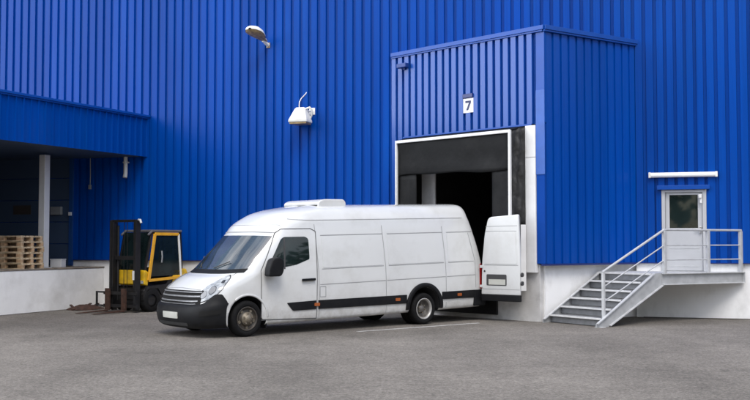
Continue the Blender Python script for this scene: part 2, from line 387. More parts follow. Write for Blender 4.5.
# side: its own frame under the same thing
sa = S_A - F_A
def side_part(o, y=0.):
    o.rotation_euler = (0, 0, sa); return o
m = MB(); corrugated(m, .02, 3.02, 1.29, 6.46, flat=.66, d=.034)
side_part(m.build('side_cladding', M['blue'], dh, fix=False))
m = MB(); m.box(-.06, 3.0, -.09, .05, 6.46, 6.50); m.box(-.05, 3.0, -.11, .10, 6.502, 6.602); side_part(m.build('side_cap', M['blue_trim'], dh, .006))
m = MB(); m.box(-.10, 2.98, -.07, .03, 1.25, 1.288); side_part(m.build('side_drip_flashing', M['navy'], dh))
m = MB(); m.box(.12, 3.1, .12, .40, -.1, 1.27); side_part(m.build('side_plinth', M['plinth'], dh))
# concrete base under the loading door, roof and dark inside
m = MB(); m.box(-4.6, -.154, .02, .45, -.1, 1.09); m.box(-.52, -.154, .02, .45, 1.09, 1.27); m.build('concrete_base', M['concrete'], dh, .01)
MB().box(-4.05, -1.34, -.035, .018, .10, 1.06).build('pit_shade_panel', M['mastblack'], dh, .008)  # black panel painted for the shade in the dock leveller pit
m = MB(); m.box(-4.6, -.06, .06, 6, 6.40, 6.46); m.build('roof', M['blue_trim'], dh)
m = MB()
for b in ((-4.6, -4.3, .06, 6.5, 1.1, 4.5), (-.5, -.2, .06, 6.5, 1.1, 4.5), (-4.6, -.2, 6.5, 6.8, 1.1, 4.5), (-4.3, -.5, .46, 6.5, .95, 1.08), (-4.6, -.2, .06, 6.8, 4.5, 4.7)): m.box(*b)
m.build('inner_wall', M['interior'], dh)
m = MB(); m.box(-3.85, -3.41, .15, .19, 1.1, 4.3); m.build('door_track_panel', M['concrete'], dh)
MB().box(-.475, -.195, -.075, .018, 1.09, 3.66).box(-.475, -.195, -.075, .018, 3.668, 4.385).build('door_post', M['white'], dh, .006)
MB().box(-4.24, -4.20, -.075, .018, 1.09, 4.37).build('door_post', M['white'], dh, .006)

bump = MB().box(-.17, .17, -.12, 0, 0, .55)  # bumper-shaped black block, put in for the shadow gap of the pit
bo = bump.build('bumper_shadow_block', M['rubber'], None, .02)
tag(place(bo, loc2(F_O, F_A, -1.52, .02, .45), F_A), 'black bumper block standing in for the shadow gap behind the rear of the van', 'dock bumper')

# dock shelter
DS = .46
sh = thing('dock_shelter', 'black canvas dock shelter with thin white frame around the loading door', 'dock shelter', loc2(F_O, F_A, 0, 0), F_A)
L0, R0, T0 = -4.16, -.585, 4.285
m = MB(); m.box(L0, L0 + .05, -DS - .035, -DS + .035, 1.1, T0); m.box(R0 - .055, R0, -DS - .035, -DS + .035, 1.1, T0); m.box(L0 + .05, R0 - .055, -DS - .036, -DS + .034, T0 - .07, T0)
m.build('front_frame', M['white'], sh, .012)
def cloth(x0, x1, z0, z1, y, amp, nx=24, nz=14, seed=0):
    rr = random.Random(seed); ph = [rr.uniform(0, 6) for _ in range(6)]
    vs = []; fs = []
    for j in range(nz + 1):
        for i in range(nx + 1):
            u, v = i / nx, j / nz
            dy = amp * (math.sin(u * 7 + ph[0] + v * 2) * .5 + math.sin(u * 17 + ph[1] - v * 4) * .25 + math.sin(v * 9 + ph[2] + u * 3) * .3) * (1 - v * .6)
            dz = (-.02 * math.sin(u * 5 + ph[3]) - .015 * math.sin(u * 13 + ph[4])) if j == 0 else 0
            vs.append((x0 + (x1 - x0) * u, y + dy, z0 + (z1 - z0) * v + dz))
    for j in range(nz):
        for i in range(nx): a = j * (nx + 1) + i; fs.append((a, a + 1, a + nx + 2, a + nx + 1))
    return vs, fs
def cloth_obj(name, m, parent, *a, **k):
    mb = MB(); mb.add(*cloth(*a, **k), smooth=True); o = mb.build(name, m, parent, fix=False)
    s = o.modifiers.new('thick', 'SOLIDIFY'); s.thickness = .012
    return o
cloth_obj('head_curtain', M['fabric'], sh, L0 + .05, R0 - .055, 3.40, T0 - .06, -DS + .02, .03, seed=3)
cloth_obj('side_curtain', M['fabric'], sh, L0 + .05, -3.52, 1.0, 3.46, -DS + .06, .025, nx=8, seed=5)
cloth_obj('side_curtain', M['fabric'], sh, -1.17, R0 - .055, 1.0, 3.46, -DS + .06, .025, nx=8, seed=8)
# folded canvas between the front frame and the wall: right, left, top
def strip(x0, y0, x1, y1, z0a, z1a, z1b, amp, seed, n=22):
    rr = random.Random(seed); vs = []; fs = []; nz = 22
    dx, dy = x1 - x0, y1 - y0; l = math.hypot(dx, dy); nx_, ny_ = dy / l, -dx / l
    pk = [rr.uniform(.6, 1.4) for _ in range(9)]
    for j in range(nz + 1):
        for i in range(n + 1):
            u, v = i / n, j / nz
            zt = z1a + (z1b - z1a) * u
            w = amp * math.sin(u * PI) * (.6 * math.sin(v * 30 * pk[0] + u * 6) + .6 * math.sin(v * 11 + u * 9 * pk[1]) + .5 * math.sin(u * 14 - v * 7))
            vs.append((x0 + dx * u + nx_ * w, y0 + dy * u + ny_ * w, z0a + (zt - z0a) * v))
    for j in range(nz):
        for i in range(n): a = j * (n + 1) + i; fs.append((a, a + 1, a + n + 2, a + n + 1))
    return vs, fs
for (x0, x1, nm) in ((R0 - .02, -.475, 'r'), (L0 + .02, -4.24, 'l')):
    mb = MB(); mb.add(*strip(x0, -DS + .02, x1, -.06, 2.16 if nm == 'r' else 1.1, T0 - .01, 4.36, .035, 11), smooth=True)
    o = mb.build('side_canvas', M['fabric_dark'], sh, fix=False); s_ = o.modifiers.new('thick', 'SOLIDIFY'); s_.thickness = .01
mb = MB(); mb.add([(L0, -DS, T0 + .004), (R0, -DS, T0 + .004), (-.475, -.05, 4.376), (-4.24, -.05, 4.376)], [(0, 1, 2, 3)])
o = mb.build('top_canvas', M['fabric'], sh, fix=False); s_ = o.modifiers.new('thick', 'SOLIDIFY'); s_.thickness = .012
m = MB(); m.bar((-.45, -.11, 1.42), (-.575, -DS + .03, 1.42), .05, 1.48); m.build('side_panel', M['white'], sh, .012)

# number sign, small wall lamp
sg = thing('number_sign', 'small white sign with a dark 7 on the ribbed dock house', 'sign', loc2(F_O, F_A, -2.14, -.05, 4.84), F_A)
m = MB(); m.box(-.155, .155, -.02, 0, 0, .345); m.build('plate', M['signwhite'], sg, .004)
m = MB(); m.box(-.155, .155, -.055, 0, .35, .45); m.build('sign_lamp', M['navy'], sg, .01)
m = MB(); m.prism([(-.085, .235), (.085, .235), (.085, .285), (-.085, .285)], 'y', -.026, -.0205)
m.prism([(.022, .2345), (.085, .2345), (.0, .06), (-.062, .06)], 'y', -.026, -.0205); m.build('digit', M['ink'], sg)
wl = thing('wall_fitting', 'small dark blue fitting high on the left of the dock house', 'wall fitting', loc2(F_O, F_A, -4.22, -.05, 6.18), F_A)
m = MB(); m.box(-.16, .16, -.17, -.04, -.02, .09); m.build('housing', M['fitting'], wl, .015)
m = MB(); m.box(-.04, .04, -.06, 0, -.06, .05); m.build('bracket', M['fitting'], wl, .008)

# ------------------------------------------------------------------ canopy + dock on the left
cp = thing('canopy', 'low blue ribbed canopy over the loading dock carried by white column', 'canopy', (*K_O, 0), K_A)
m = MB(); corrugated(m, -9, -.02, 4.115, 5.16, flat=.6, d=.04, inv=True, pitch=.235); m.build('fascia', M['blue'], cp, fix=False)
m = MB(); m.box(-9, .05, -.06, .05, 5.16, 5.20); m.box(-9, .06, -.085, .12, 5.20, 5.26); m.build('cap', M['blue_trim'], cp, .005)
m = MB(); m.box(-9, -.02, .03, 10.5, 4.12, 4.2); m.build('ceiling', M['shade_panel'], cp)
m = MB(); m.box(-9, -.0, .05, 10.5, 5.02, 5.16); m.build('roof', M['navy'], cp)
m = MB(); corrugated(m, 0, 10.5, 1.15, 5.16); o = m.build('added_end_wall', M['blue'], cp, fix=False); o.location = (-9, 10.5, 0); o.rotation_euler = (0, 0, R(-90))  # unseen end wall, added to darken the bay under the canopy
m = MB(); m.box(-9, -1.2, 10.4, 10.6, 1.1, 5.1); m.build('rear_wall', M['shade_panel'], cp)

col = MB(); col.box(-.10, .10, -.10, .10, .02, 2.96); co = thing('canopy_column', 'square white column under the canopy behind the pallet stack', 'column', loc2(D_O, D_A, 1.93, .40, 1.10), D_A)
col.build('shaft', M['white'], co, .015); MB().box(-.15, .15, -.15, .15, 0, .02).build('foot_plate', M['galv'], co)

dk = thing('loading_dock', 'low white rendered loading dock wall below the canopy', 'loading dock', (*D_O, 0), D_A)
m = MB(); m.box(-9, 4.2, 0, .35, -.1, 1.06); m.build('front_wall', M['dockwall'], dk, .012)
m = MB(); m.box(-9, 4.6, -.015, 9.9, 1.065, 1.10); m.build('deck', M['deck'], dk, .008)
cb = MB(); cb.box(-.16, .16, -.14, .12, 0, .20); cb.box(-.17, .17, -.15, .13, .20, .225)
tag(place(cb.build('white_box', M['white'], None, .008), loc2(D_O, D_A, 2.62, .5, 1.10), R(-10)), 'small white box on the dock floor right of the pallets', 'box')

# pallets
def make_pallet():
    t = thing('pallet', 'x', 'pallet')
    L_, Wd = 1.2, .8
    m = MB()
    for i in range(5):
        w = .145 if i in (0, 2, 4) else .10
        c = -.4 + .0725 + i * (Wd - .145) / 4
        m.box(c - w / 2, c + w / 2, -.6, .6, .116, .138)
    for c in (-.5275, 0, .5275): m.box(-.4, .4, c - .0725, c + .0725, .095, .1155)
    m.build('deck_boards', M['wood'], t, .003)
    m = MB()
    for c in (-.35, 0, .35): m.box(c - .05, c + .05, -.6, .6, 0, .02)
    m.build('bottom_boards', M['wood'], t, .003)
    for i, x in enumerate((-.35, 0, .35)):
        for y in (-.5275, 0, .5275):
            MB().box(x - .05, x + .05, y - .0725, y + .0725, .0205, .0945).build('block', M['wooddark'], t, .003)
    return t
PN = ['bottom pallet of the stack on the dock, lying on the deck', 'second pallet up from the dock deck in the wooden stack', 'third pallet up from the dock deck in the wooden stack',
      'third pallet down from the top of the wooden stack', 'second pallet down in the wooden stack on the dock', 'topmost wooden pallet of the stack beside the white column']
p0_ = make_pallet()
for k in range(6):
    o = p0_ if k == 0 else copy_tree(p0_)
    sx, sy, da = random.uniform(-.025, .025), random.uniform(-.015, .02), random.uniform(-1.2, 1.2)
    if k == 5: sx = -.05
    place(o, loc2(D_O, D_A, 1.19 + sx, .68 + sy, 1.10 + k * .139), D_A + R(da))
    tag(o, PN[k], 'pallet', 'wooden pallets stacked on the dock')

# ------------------------------------------------------------------ stairs and landing
st = thing('metal_staircase', 'grey steel outdoor stairs and landing with white tube railing', 'staircase', (*F_O, 0), S_A)
# local: x along the dock-house side, y into it; the stair occupies y from -1.6 (front) to 0
RISE, RUN, NZ = 1.09 / 6, .305, 6
X0 = .10
for k in range(5):
    zt = RISE * (k + 1); xa = X0 + RUN * k
    m = MB(); m.box(xa - .02, xa + RUN + .03, -1.565, -.035, zt - .03, zt); t_ = m.build('tread', M['tread'], st, .004)
    m = MB(); m.box(xa - .045, xa - .0205, -1.565, -.035, zt - .035, zt + .004); m.build('nosing', M['nosing'], t_, .003)
    m = MB(); m.box(xa + .03, xa + .042, -1.56, -.04, zt - RISE + .012, zt - .032); m.build('riser', M['tread'], t_)
m = MB(); m.box(X0 + RUN * 5 + .03, X0 + RUN * 5 + .042, -1.56, -.04, RISE * 5 + .012, RISE * 6 - .032); m.build('riser', M['tread'], st)
xe = X0 + RUN * 5
def stringer(y0, y1, nm):
    m = MB(); s = RISE / RUN
    poly = [(X0 - .26, .0), (X0 + .12, .0), (xe + .42, 1.09 - .255), (xe + .42, 1.09), (xe + .02, 1.09), (X0 - .26, .02)]
    poly = [(X0 - .20, .0), (X0 + .16, .0), (xe + .36, .835), (xe + .30, 1.092), (xe + .02, 1.092), (X0 - .20, .07)]
    m.prism(poly, 'y', y0, y1)
    w_ = m.build('stringer', M['galvdark'], st)
    f = MB(); f.bar((X0 + .17, (y0 + y1) / 2 - .035, .025), (xe + .36, (y0 + y1) / 2 - .035, .85), .055, .02); f.build('lower_flange', M['galv'], w_)
    f = MB(); f.bar((X0 - .20, (y0 + y1) / 2 - .035, .078), (xe + .04, (y0 + y1) / 2 - .035, 1.088), .055, .022); f.build('upper_flange', M['galv'], w_)
stringer(-1.605, -1.58, 'f'); stringer(-.03, -.005, 'b')
# landing between the stairs and the wall door
A_, B_ = Vector((xe + .31, -1.60, 0)), Vector((4.45, -1.84, 0))
m = MB(); m.prism([(xe + .02, -1.57), (xe + .31, -1.575), (4.44, -1.81), (3.34, -.32), (3.02, .05), (2.9, .05), (2.8, -.02), (xe + .02, -.02)], 'z', 1.045, 1.088); m.build('landing', M['galv'], st)
m = MB(); m.box(xe - .02, xe + .02, -1.57, -.035, 1.055, 1.094); m.build('nosing', M['nosing'], st)
dv = (B_ - A_).normalized()
m = MB(); m.bar(A_ + Vector((0, 0, .962)), B_ + Vector((0, 0, .962)), .02, .255); w_ = m.build('landing_beam', M['galvdark'], st)
nn = Vector((dv.y, -dv.x, 0)) * .035
m = MB(); m.bar(A_ + nn + Vector((0, 0, .844)), B_ + nn + Vector((0, 0, .844)), .075, .018); m.build('lower_flange', M['galv'], w_)
m = MB(); m.bar(A_ + nn + Vector((0, 0, 1.081)), B_ + nn + Vector((0, 0, 1.081)), .075, .020); m.build('upper_flange', M['galv'], w_)
m = MB(); m.bar(B_ + Vector((0, 0, .84)) + nn, B_ + Vector((0, 0, 1.085)) + nn, .08, .012, up=dv); m.build('end_plate', M['galv'], w_)
m = MB(); m.box(2.2, 2.28, -1.55, -.1, .85, 1.04); m.bar((3.0, -1.6, .95), (3.0, .0, .95), .08, .18); m.build('cross_beam', M['galv'], st)
RT = 2.04
def post(x, y, z0, z1, w=.065): return MB().box(x - w / 2, x + w / 2, y - w / 2, y + w / 2, z0, z1).build('post', M['rail'], st, .008)
pa, pb = Vector((.145, -1.57, 0)), Vector((2.03, -1.60, 0))
def on(t): return A_ + (B_ - A_) * t
post(pa.x, pa.y, .16, 1.16, .06); post(pb.x, pb.y - .005, 1.09, RT - .02, .075)
x3 = 3.355; y3 = A_.y + (B_.y - A_.y) * (x3 - A_.x) / (B_.x - A_.x)
x4 = 4.40; y4 = A_.y + (B_.y - A_.y) * (x4 - A_.x) / (B_.x - A_.x)
post(x3, y3, 1.09, RT - .02, .075); post(x4, y4, 1.09, RT - .02, .075)
for (z0, z1, w, nm) in ((1.14, RT, .052, 'handrail'), (.83, 1.70, .028, 'mid_rail'), (.52, 1.38, .028, 'mid_rail')):
    m = MB(); m.tube([(pa.x - (.03 if nm == 'handrail' else 0), pa.y, z0), (pb.x, pb.y, z1)], w / 2, 10); m.tube([(pb.x, pb.y, z1), (x4 + .03, y4, z1 + .0)], w / 2, 10)
    m.build(nm, M['rail'], st)
m = MB(); m.box(-.06, .06, -.10, .10, 0, .012); o = m.build('foot_plate', M['galv'], st); o.location = (X0 - .08, -1.59, 0)

# ------------------------------------------------------------------ lamps on the wall
tl = thing('tube_light', 'long white fluorescent wall light above the grey door', 'wall light', loc2(W_O, W_A, -.375, -.045, 3.30), W_A)
m = MB(); m.box(-.75, .75, -.05, 0, .04, .11); m.build('tray', M['white'], tl, .008)
m = MB(); m.tube([(-.72, -.06, .045), (.72, -.06, .045)], .055, 14); m.build('diffuser', M['tube'], tl)
for s in (-1, 1): MB().box(min(s * .72, s * .775), max(s * .72, s * .775), -.12, -.002, -.015, .115).build('end_cap', M['lampwhite'], tl, .012)

sl = thing('street_lamp_head', 'white cobra head lamp on a short arm high on the blue wall', 'wall lamp', loc2(W_O, W_A, -10.86, -.055, 7.0), W_A)
MB().box(-.05, .05, -.03, 0, -.07, .07).build('wall_plate', M['lampbrown'], sl, .008)
MB().tube([(0, -.02, .0), (-.03, -.10, .04), (-.06, -.22, .10)], [.05, .045, .05], 12).build('arm', M['lampwhite'], sl)
def hull(prof, up, n=18):
    """elongated shell along -y: prof = (t, halfwidth, height)"""
    mb = MB(); vs = []; fs = []
    for (t, w, h) in prof:
        for k in range(n + 1):
            a = PI * k / n
            vs.append((-math.cos(a) * w - t * .26, -t, (math.sin(a) * h if up else -math.sin(a) * h * .35) + .02 + t * .36))
    m_ = len(prof)
    for i in range(m_ - 1):
        for k in range(n): a = i * (n + 1) + k; fs.append((a, a + 1, a + n + 2, a + n + 1))
    mb.add(vs, fs, True); return mb
PF = [(.14, .04, .05), (.17, .08, .07), (.28, .105, .09), (.38, .17, .13), (.52, .225, .16), (.64, .225, .15), (.74, .15, .10), (.78, .04, .03)]
hull(PF, True).build('housing', M['lampwhite'], sl)
hull([(t, w * .93, h) for t, w, h in PF], False).build('lens', M['lampbrown'], sl)

fl = thing('flood_light', 'white tilted floodlight with dangling cable on the blue wall', 'flood light', loc2(W_O, W_A, -9.82, -.045, 4.86), W_A)
m = MB(); vs = []
for (z_, hx, y0, y1) in ((0, .27, -.55, -.12), (.06, .26, -.56, -.11), (.36, .15, -.40, -.16), (.40, .12, -.36, -.18)):
    vs += [(-hx, y0, z_), (hx * .92, y0, z_), (hx * .92, y1, z_), (-hx, y1, z_)]
fs = [(0, 3, 2, 1)] + [(i * 4 + k, i * 4 + (k + 1) % 4, i * 4 + 4 + (k + 1) % 4, i * 4 + 4 + k) for i in range(3) for k in range(4)] + [(12, 13, 14, 15)]
m.add(vs, fs); m.build('housing', M['lampwhite'], fl, .02)
MB().box(-.24, .22, -.53, -.14, -.045, -.001).build('lens', M['lampbrown'], fl, .01)
m = MB(); m.tube([(.12, -.30, .36), (.23, -.28, .40), (.27, -.24, .34), (.26, -.2, .22), (.20, -.16, .12)], .028, 8); m.tube([(.12, -.30, .30), (.20, -.05, .33), (.2, 0, .33)], .025, 8); m.build('bracket', M['lampwhite'], fl)
MB().box(.12, .28, -.03, 0, .24, .42).build('wall_plate', M['lampwhite'], fl, .006)
m = MB(); m.tube([(-.06, -.26, .38), (-.10, -.18, .47), (-.13, -.08, .58), (-.10, -.03, .68), (-.04, -.02, .74), (.02, -.015, .80), (.04, .0, .84)], .013, 8); m.build('cable', M['white'], fl)

# ------------------------------------------------------------------ forklift
FK = (-6.374, 25.45)
fk = thing('forklift', 'old yellow and black forklift parked facing out between dock and van', 'forklift', (*FK, 0), R(-33.4))
# local: forward is -y, viewer's right is +x, mast at y about 0
mast = MB()
for s in (-1, 1):
    xx = s * .42
    mast.box(xx - .06 if s < 0 else xx + .01, xx - .005 if s < 0 else xx + .065, -.06, .10, .06, 2.33); mast.box(xx + .0 if s < 0 else xx - .05, xx + .05 if s < 0 else xx, -.04, .12, .04, 2.28)
mast.box(-.50, .50, .01, .07, 2.28, 2.345); mast.box(-.38, .38, .04, .10, 1.32, 1.42); mast.box(-.38, .38, .04, .10, .16, .30)
mo = mast.build('mast', M['mastblack'], fk, .006)
m = MB(); m.tube([(.52, -.01, 2.33), (.60, -.03, 2.33), (.63, -.03, 2.25)], .03, 8); m.build('hose_guide', M['galv'], mo)
for x_ in (-.33, .33): MB().tube([(x_, .10, .3), (x_, .10, 2.2)], .03, 10).build('lift_cylinder', M['mastblack'], mo)
m = MB()
for x_ in (-.06, .06): m.tube([(x_, .05, .5), (x_, .05, 2.28)], .008, 6)
m.build('chain', M['mastblack'], mo)
MB().box(.37, .44, -.066, -.0605, .82, 1.05).build('warning_sticker', M['white'], mo)
MB().box(-.62, .58, -.12, -.065, .12, .20).box(-.62, .58, -.12, -.065, .44, .52).box(-.56, -.50, -.12, -.066, .20, .44).box(.46, .52, -.12, -.066, .20, .44).build('carriage', M['mastblack'], fk, .006)
m = MB(); m.bar((-.62, -.14, .16), (-.86, -.14, .16), .04, .04); m.bar((-.84, -.14, .14), (-.84, -.14, .52), .04, .04, up=(1, 0, 0)); m.bar((-.86, -.14, .50), (-.6, -.14, .50), .04, .04); m.build('side_bracket', M['mastblack'], fk)
for x_ in (-.42, .17):
    m = MB(); m.box(x_ - .075, x_ + .075, -.185, -.125, .05, .60)
    m.add([(x_ - .06, -.18, .02), (x_ + .06, -.18, .02), (x_ + .045, -1.15, .015), (x_ - .045, -1.15, .015), (x_ - .06, -.18, .065), (x_ + .06, -.18, .065), (x_ + .045, -1.15, .026), (x_ - .045, -1.15, .026)],
          [(0, 1, 2, 3), (4, 7, 6, 5), (0, 4, 5, 1), (2, 6, 7, 3), (1, 5, 6, 2), (0, 3, 7, 4)])
    m.build('fork', M['forksteel'] if x_ > 5 else M['rust'], fk, .004)
# chassis and cab
m = MB(); m.prism([(.16, .30), (1.62, .30), (1.70, .45), (1.70, 1.02), (1.1, 1.02), (.95, .70), (.30, .66), (.16, .55)], 'x', -.50, .55); m.build('chassis', M['mastblack'], fk, .02)
m = MB(); m.prism([(.17, .70), (.30, .66), (.34, 1.00), (.24, 1.06), (.17, 1.06)], 'x', -.5, .55); m.build('cowl', M['yellow'], fk, .025)
m = MB(); m.prism([(1.15, .5), (1.72, .45), (1.76, .85), (1.66, 1.08), (1.15, 1.08)], 'x', -.52, .57); m.build('counterweight', M['yellow'], fk, .04)
MB().box(.45, .53, .13, .165, .72, .80).build('headlight', M['lamp_lens'], fk, .01)
def wheel(nm, x, y, r, w):
    mb = MB(); mb.lathe([(r * .55, -w / 2), (r * .93, -w / 2), (r, -w * .38), (r, w * .38), (r * .93, w / 2), (r * .55, w / 2), (r * .55, -w / 2)], 28)
    t = mb.build(nm, M['rubber'], fk); t.location = (x, y, r); t.rotation_euler = (0, 0, R(90))
    hb = MB(); hb.lathe([(.0, -w * .3), (r * .3, -w * .32), (r * .56, -w * .42), (r * .56, w * .42), (r * .3, w * .32), (0, w * .3)], 24); hb.build('rim', M['mastblack'], t)
wheel('wheel', -.40, .42, .29, .22); wheel('wheel', .48, .42, .29, .22); wheel('wheel', -.40, 1.38, .22, .18); wheel('wheel', .46, 1.38, .22, .18)
for s in (-.5, .52): MB().prism([(.12, .30), (.12, .45), (.26, .66), (.60, .66), (.76, .5), (.76, .42), (.62, .60), (.30, .6), (.18, .44)], 'x', s - .03, s + .06).build('fender', M['mastblack'], fk)
# overhead guard: roof + pillars
m = MB()
m.box(-.46, .55, .42, 1.50, 2.03, 2.09)
m.bar((-.44, .30, 1.95), (-.44, .45, 2.06), .05, .05); m.bar((.53, .30, 1.95), (.53, .45, 2.06), .05, .05)
go_ = m.build('overhead_guard', M['guardgrey'], fk, .015)
for x_ in (-.45, .51):
    MB().bar((x_, .22, 1.0), (x_, .44, 2.04), .055, .06).build('pillar', M['mastblack'], go_, .008)
    MB().bar((x_, 1.52, 1.05), (x_, 1.46, 2.04), .055, .06).build('pillar', M['mastblack'], go_, .008)
m = MB(); m.prism([(.215, 1.06), (.43, 2.02), (.45, 2.02), (.235, 1.06)], 'x', -.42, .48); m.build('front_window', M['cabglass'], fk)
m = MB(); m.prism([(1.46, 1.1), (1.42, 2.02), (1.44, 2.02), (1.48, 1.1)], 'x', -.42, .48); m.build('rear_window', M['cabglass'], fk)
# orange framed side door on the viewer's side
dd = MB()
P4 = [(.30, .80), (.50, 1.98), (1.34, 1.98), (1.44, .86)]
for a, b, w in ((0, 1, .085), (1, 2, .075)):
    dd.bar((.575, *P4[a]), (.575, *P4[b]), .04, w, up=(0, 1, 0) if a == 0 else (0, 0, 1))
do_ = dd.build('cab_door', M['orange'], fk, .008)
m = MB(); m.bar((.575, *P4[2]), (.575, *P4[3]), .036, .06, up=(0, 1, 0)); m.build('rear_edge', M['lampwhite'], do_, .006)
m = MB(); m.bar((.575, *P4[3]), (.575, *P4[0]), .036, .07); m.build('bottom_edge', M['orange'], do_, .006)
m = MB(); m.prism([(.36, .90), (.52, 1.95), (1.31, 1.95), (1.41, .92)], 'x', .562, .570); m.build('door_window', M['cabglass'], do_)
m = MB(); m.tube([(.60, .72, 1.25), (.62, .72, 1.40), (.60, .72, 1.55)], .02, 8); m.build('door_handle', M['greybox'], do_)
m = MB(); m.box(-.22, .25, .95, 1.35, .98, 1.12); m.prism([(1.25, 1.1), (1.38, 1.72), (1.46, 1.72), (1.38, 1.1)], 'x', -.22, .25); m.build('seat', M['seat'], fk, .04)
m = MB(); m.tube([(0, .42, 1.0), (0, .58, 1.36)], .025, 8)
m.tube([(.17 * math.cos(2 * PI * k / 20), .58 + .17 * math.sin(2 * PI * k / 20) * .85, 1.36 + .17 * math.sin(2 * PI * k / 20) * .5) for k in range(21)], .017, 6); m.build('steering_wheel', M['seat'], fk)

# rusty scrap on the ground by the dock wall
rp = MB(); rr = random.Random(4)
for i in range(9):
    a = rr.uniform(0, PI); cx, cy = rr.uniform(-.30, .30), rr.uniform(-.2, .2); l = rr.uniform(.18, .42); h_ = rr.uniform(.02, .10)
    rp.bar((cx - l * math.cos(a), cy - l * math.sin(a) * .6, .02), (cx + l * math.cos(a), cy + l * math.sin(a) * .6, .05 + h_), .06, .03)
vs = []; fs = []; NN = 14
for j in range(5):
    for i in range(NN):
        a = 2 * PI * i / NN; r_ = (1 - j / 4.4) * (.42 + .08 * math.sin(a * 3 + 1)); vs.append((r_ * math.cos(a) * 1.15, r_ * math.sin(a) * .7, .13 * (1 - (1 - j / 4) ** 1.6) + .02 * math.sin(a * 5 + j)))
vs = [(x, y, max(0., z)) for x, y, z in vs]
for j in range(4):
    for i in range(NN): fs.append((j * NN + i, j * NN + (i + 1) % NN, (j + 1) * NN + (i + 1) % NN, (j + 1) * NN + i))
fs.append(tuple(range(4 * NN, 5 * NN))); rp.add(vs, fs, True)
tag(place(rp.build('scrap_heap', M['rust'], fix=False), (-7.62, 26.35, 0), R(40)), 'low heap of rusty scrap on the asphalt against the white dock wall', 'scrap heap')

# ------------------------------------------------------------------ van
VAN_O, VAN_A = (-3.728, 18.942), R(39.853)
van = thing('delivery_van', 'long white high roof delivery van backed up to the loading door', 'van', (*VAN_O, 0), VAN_A)
# level curves: front centre (xf, zf), corner depth c, exponent n, half width w, side heights at x=1.3 and x=7.0, rear x
#        xf    zf    c    n    w     zs0   zs1   xr
LV = [(.10, .17, .60, 3.0, .97, .205, .315, 7.18),
      (-.07, .23, .72, 3.0, 1.015, .26, .37, 7.22),
      (-.13, .40, .78, 3.0, 1.035, .44, .53, 7.25),
      (-.11, .55, .78, 3.0, 1.036, .60, .70, 7.25),
      (-.04, .61, .78, 3.0, 1.036, .68, .79, 7.25),
      (.04, .83, .78, 2.9, 1.036, .86, .97, 7.245),
      (.12, .92, .80, 2.8, 1.036, .98, 1.09, 7.23),
      (.36, 1.09, .80, 2.7, 1.030, 1.12, 1.23, 7.21),
      (.60, 1.21, .80, 2.6, 1.024, 1.24, 1.36, 7.185),
      (.95, 1.57, .76, 2.6, .995, 1.56, 1.68, 7.10),
      (1.28, 1.90, .72, 2.6, .960, 1.87, 1.99, 7.00),
      (1.45, 2.11, .72, 2.6, .935, 2.05, 2.19, 6.93),
      (1.72, 2.29, .74, 2.5, .905, 2.19, 2.345, 6.87),
      (1.98, 2.39, .74, 2.4, .835, 2.32, 2.49, 6.85),
      (2.30, 2.455, .72, 2.3, .70, 2.42, 2.60, 6.83),
      (2.55, 2.485, .60, 2.2, .42, 2.475, 2.645, 6.815),
      (2.75, 2.50, .40, 2.0, .0, 2.495, 2.655, 6.81)]
NSUB = 6
def crom(a, b, c, d, t):
    return .5 * ((2 * b) + (-a + c) * t + (2 * a - 5 * b + 4 * c - d) * t * t + (-a + 3 * b - 3 * c + d) * t ** 3)
def lev(l):
    l = max(0., min(len(LV) - 1., l)); i = min(int(l), len(LV) - 2); t = l - i
    g = lambda k: LV[max(0, min(len(LV) - 1, k))]
    v = [crom(*(g(i + o_)[k] for o_ in (-1, 0, 1, 2)), t) for k in range(8)]
    v[4] = max(0., v[4]); return v
RC = .07
def van_pt(l, s):
    """l: level 0..16; s: 0 front centre, 1 end of the front corner, 2 start of rear corner, 3 end of it, 4 rear centre"""
    xf, zf, c, n, w, z0, z1, xr = lev(l)
    zs = lambda x: z0 + (z1 - z0) * (x - 1.3) / 5.7
    rc = min(RC, w * .5 + 1e-6)
    if s <= 1:
        th = s * PI / 2; sn, cs = math.sin(th), math.cos(th)
        y = w * sn ** (2 / n) if sn > 0 else 0.; x = xf + c * (1 - max(0., cs) ** (2 / n))
        k = sn ** 2; z = zf + (zs(xf + c) - zf) * (k * k * (3 - 2 * k))
    elif s <= 2:
        x = xf + c + (xr - rc - xf - c) * (s - 1); y = w; z = zs(x)
        # gentle narrowing towards the back
        y -= .03 * max(0, (x - 5.9) / 1.3) ** 2 * (w > .5)
    elif s <= 3:
        th = (s - 2) * PI / 2; x = xr - rc + rc * math.sin(th); y = w - .03 * (w > .5) - rc + rc * math.cos(th); z = zs(x)
        y = max(y, 0.)
    else:
        x = xr; y = max(0., (w - .03 * (w > .5) - rc)) * (4 - s); z = zs(x)
    return Vector((x, y, z))
SS = [i / 36 for i in range(37)] + [1 + i / 46 for i in range(1, 47)] + [2 + i / 5 for i in range(1, 6)] + [3 + i / 6 for i in range(1, 7)]
LL = [i / NSUB for i in range((len(LV) - 1) * NSUB + 1)]
def van_shell():
    vs = []; fs = []; ns = len(SS)
    for l in LL:
        for s in SS: vs.append(van_pt(l, s))
    n1 = len(vs)
    for l in LL:
        for s in SS: p = van_pt(l, s); vs.append(Vector((p.x, -p.y, p.z)))
    for i in range(len(LL) - 1):
        for k in range(ns - 1):
            a = i * ns + k; fs.append((a, a + 1, a + ns + 1, a + ns))
            b = a + n1; fs.append((b + ns, b + ns + 1, b + 1, b))
    for k in range(ns - 1): fs.append((k, n1 + k, n1 + k + 1, k + 1))
    return vs, fs
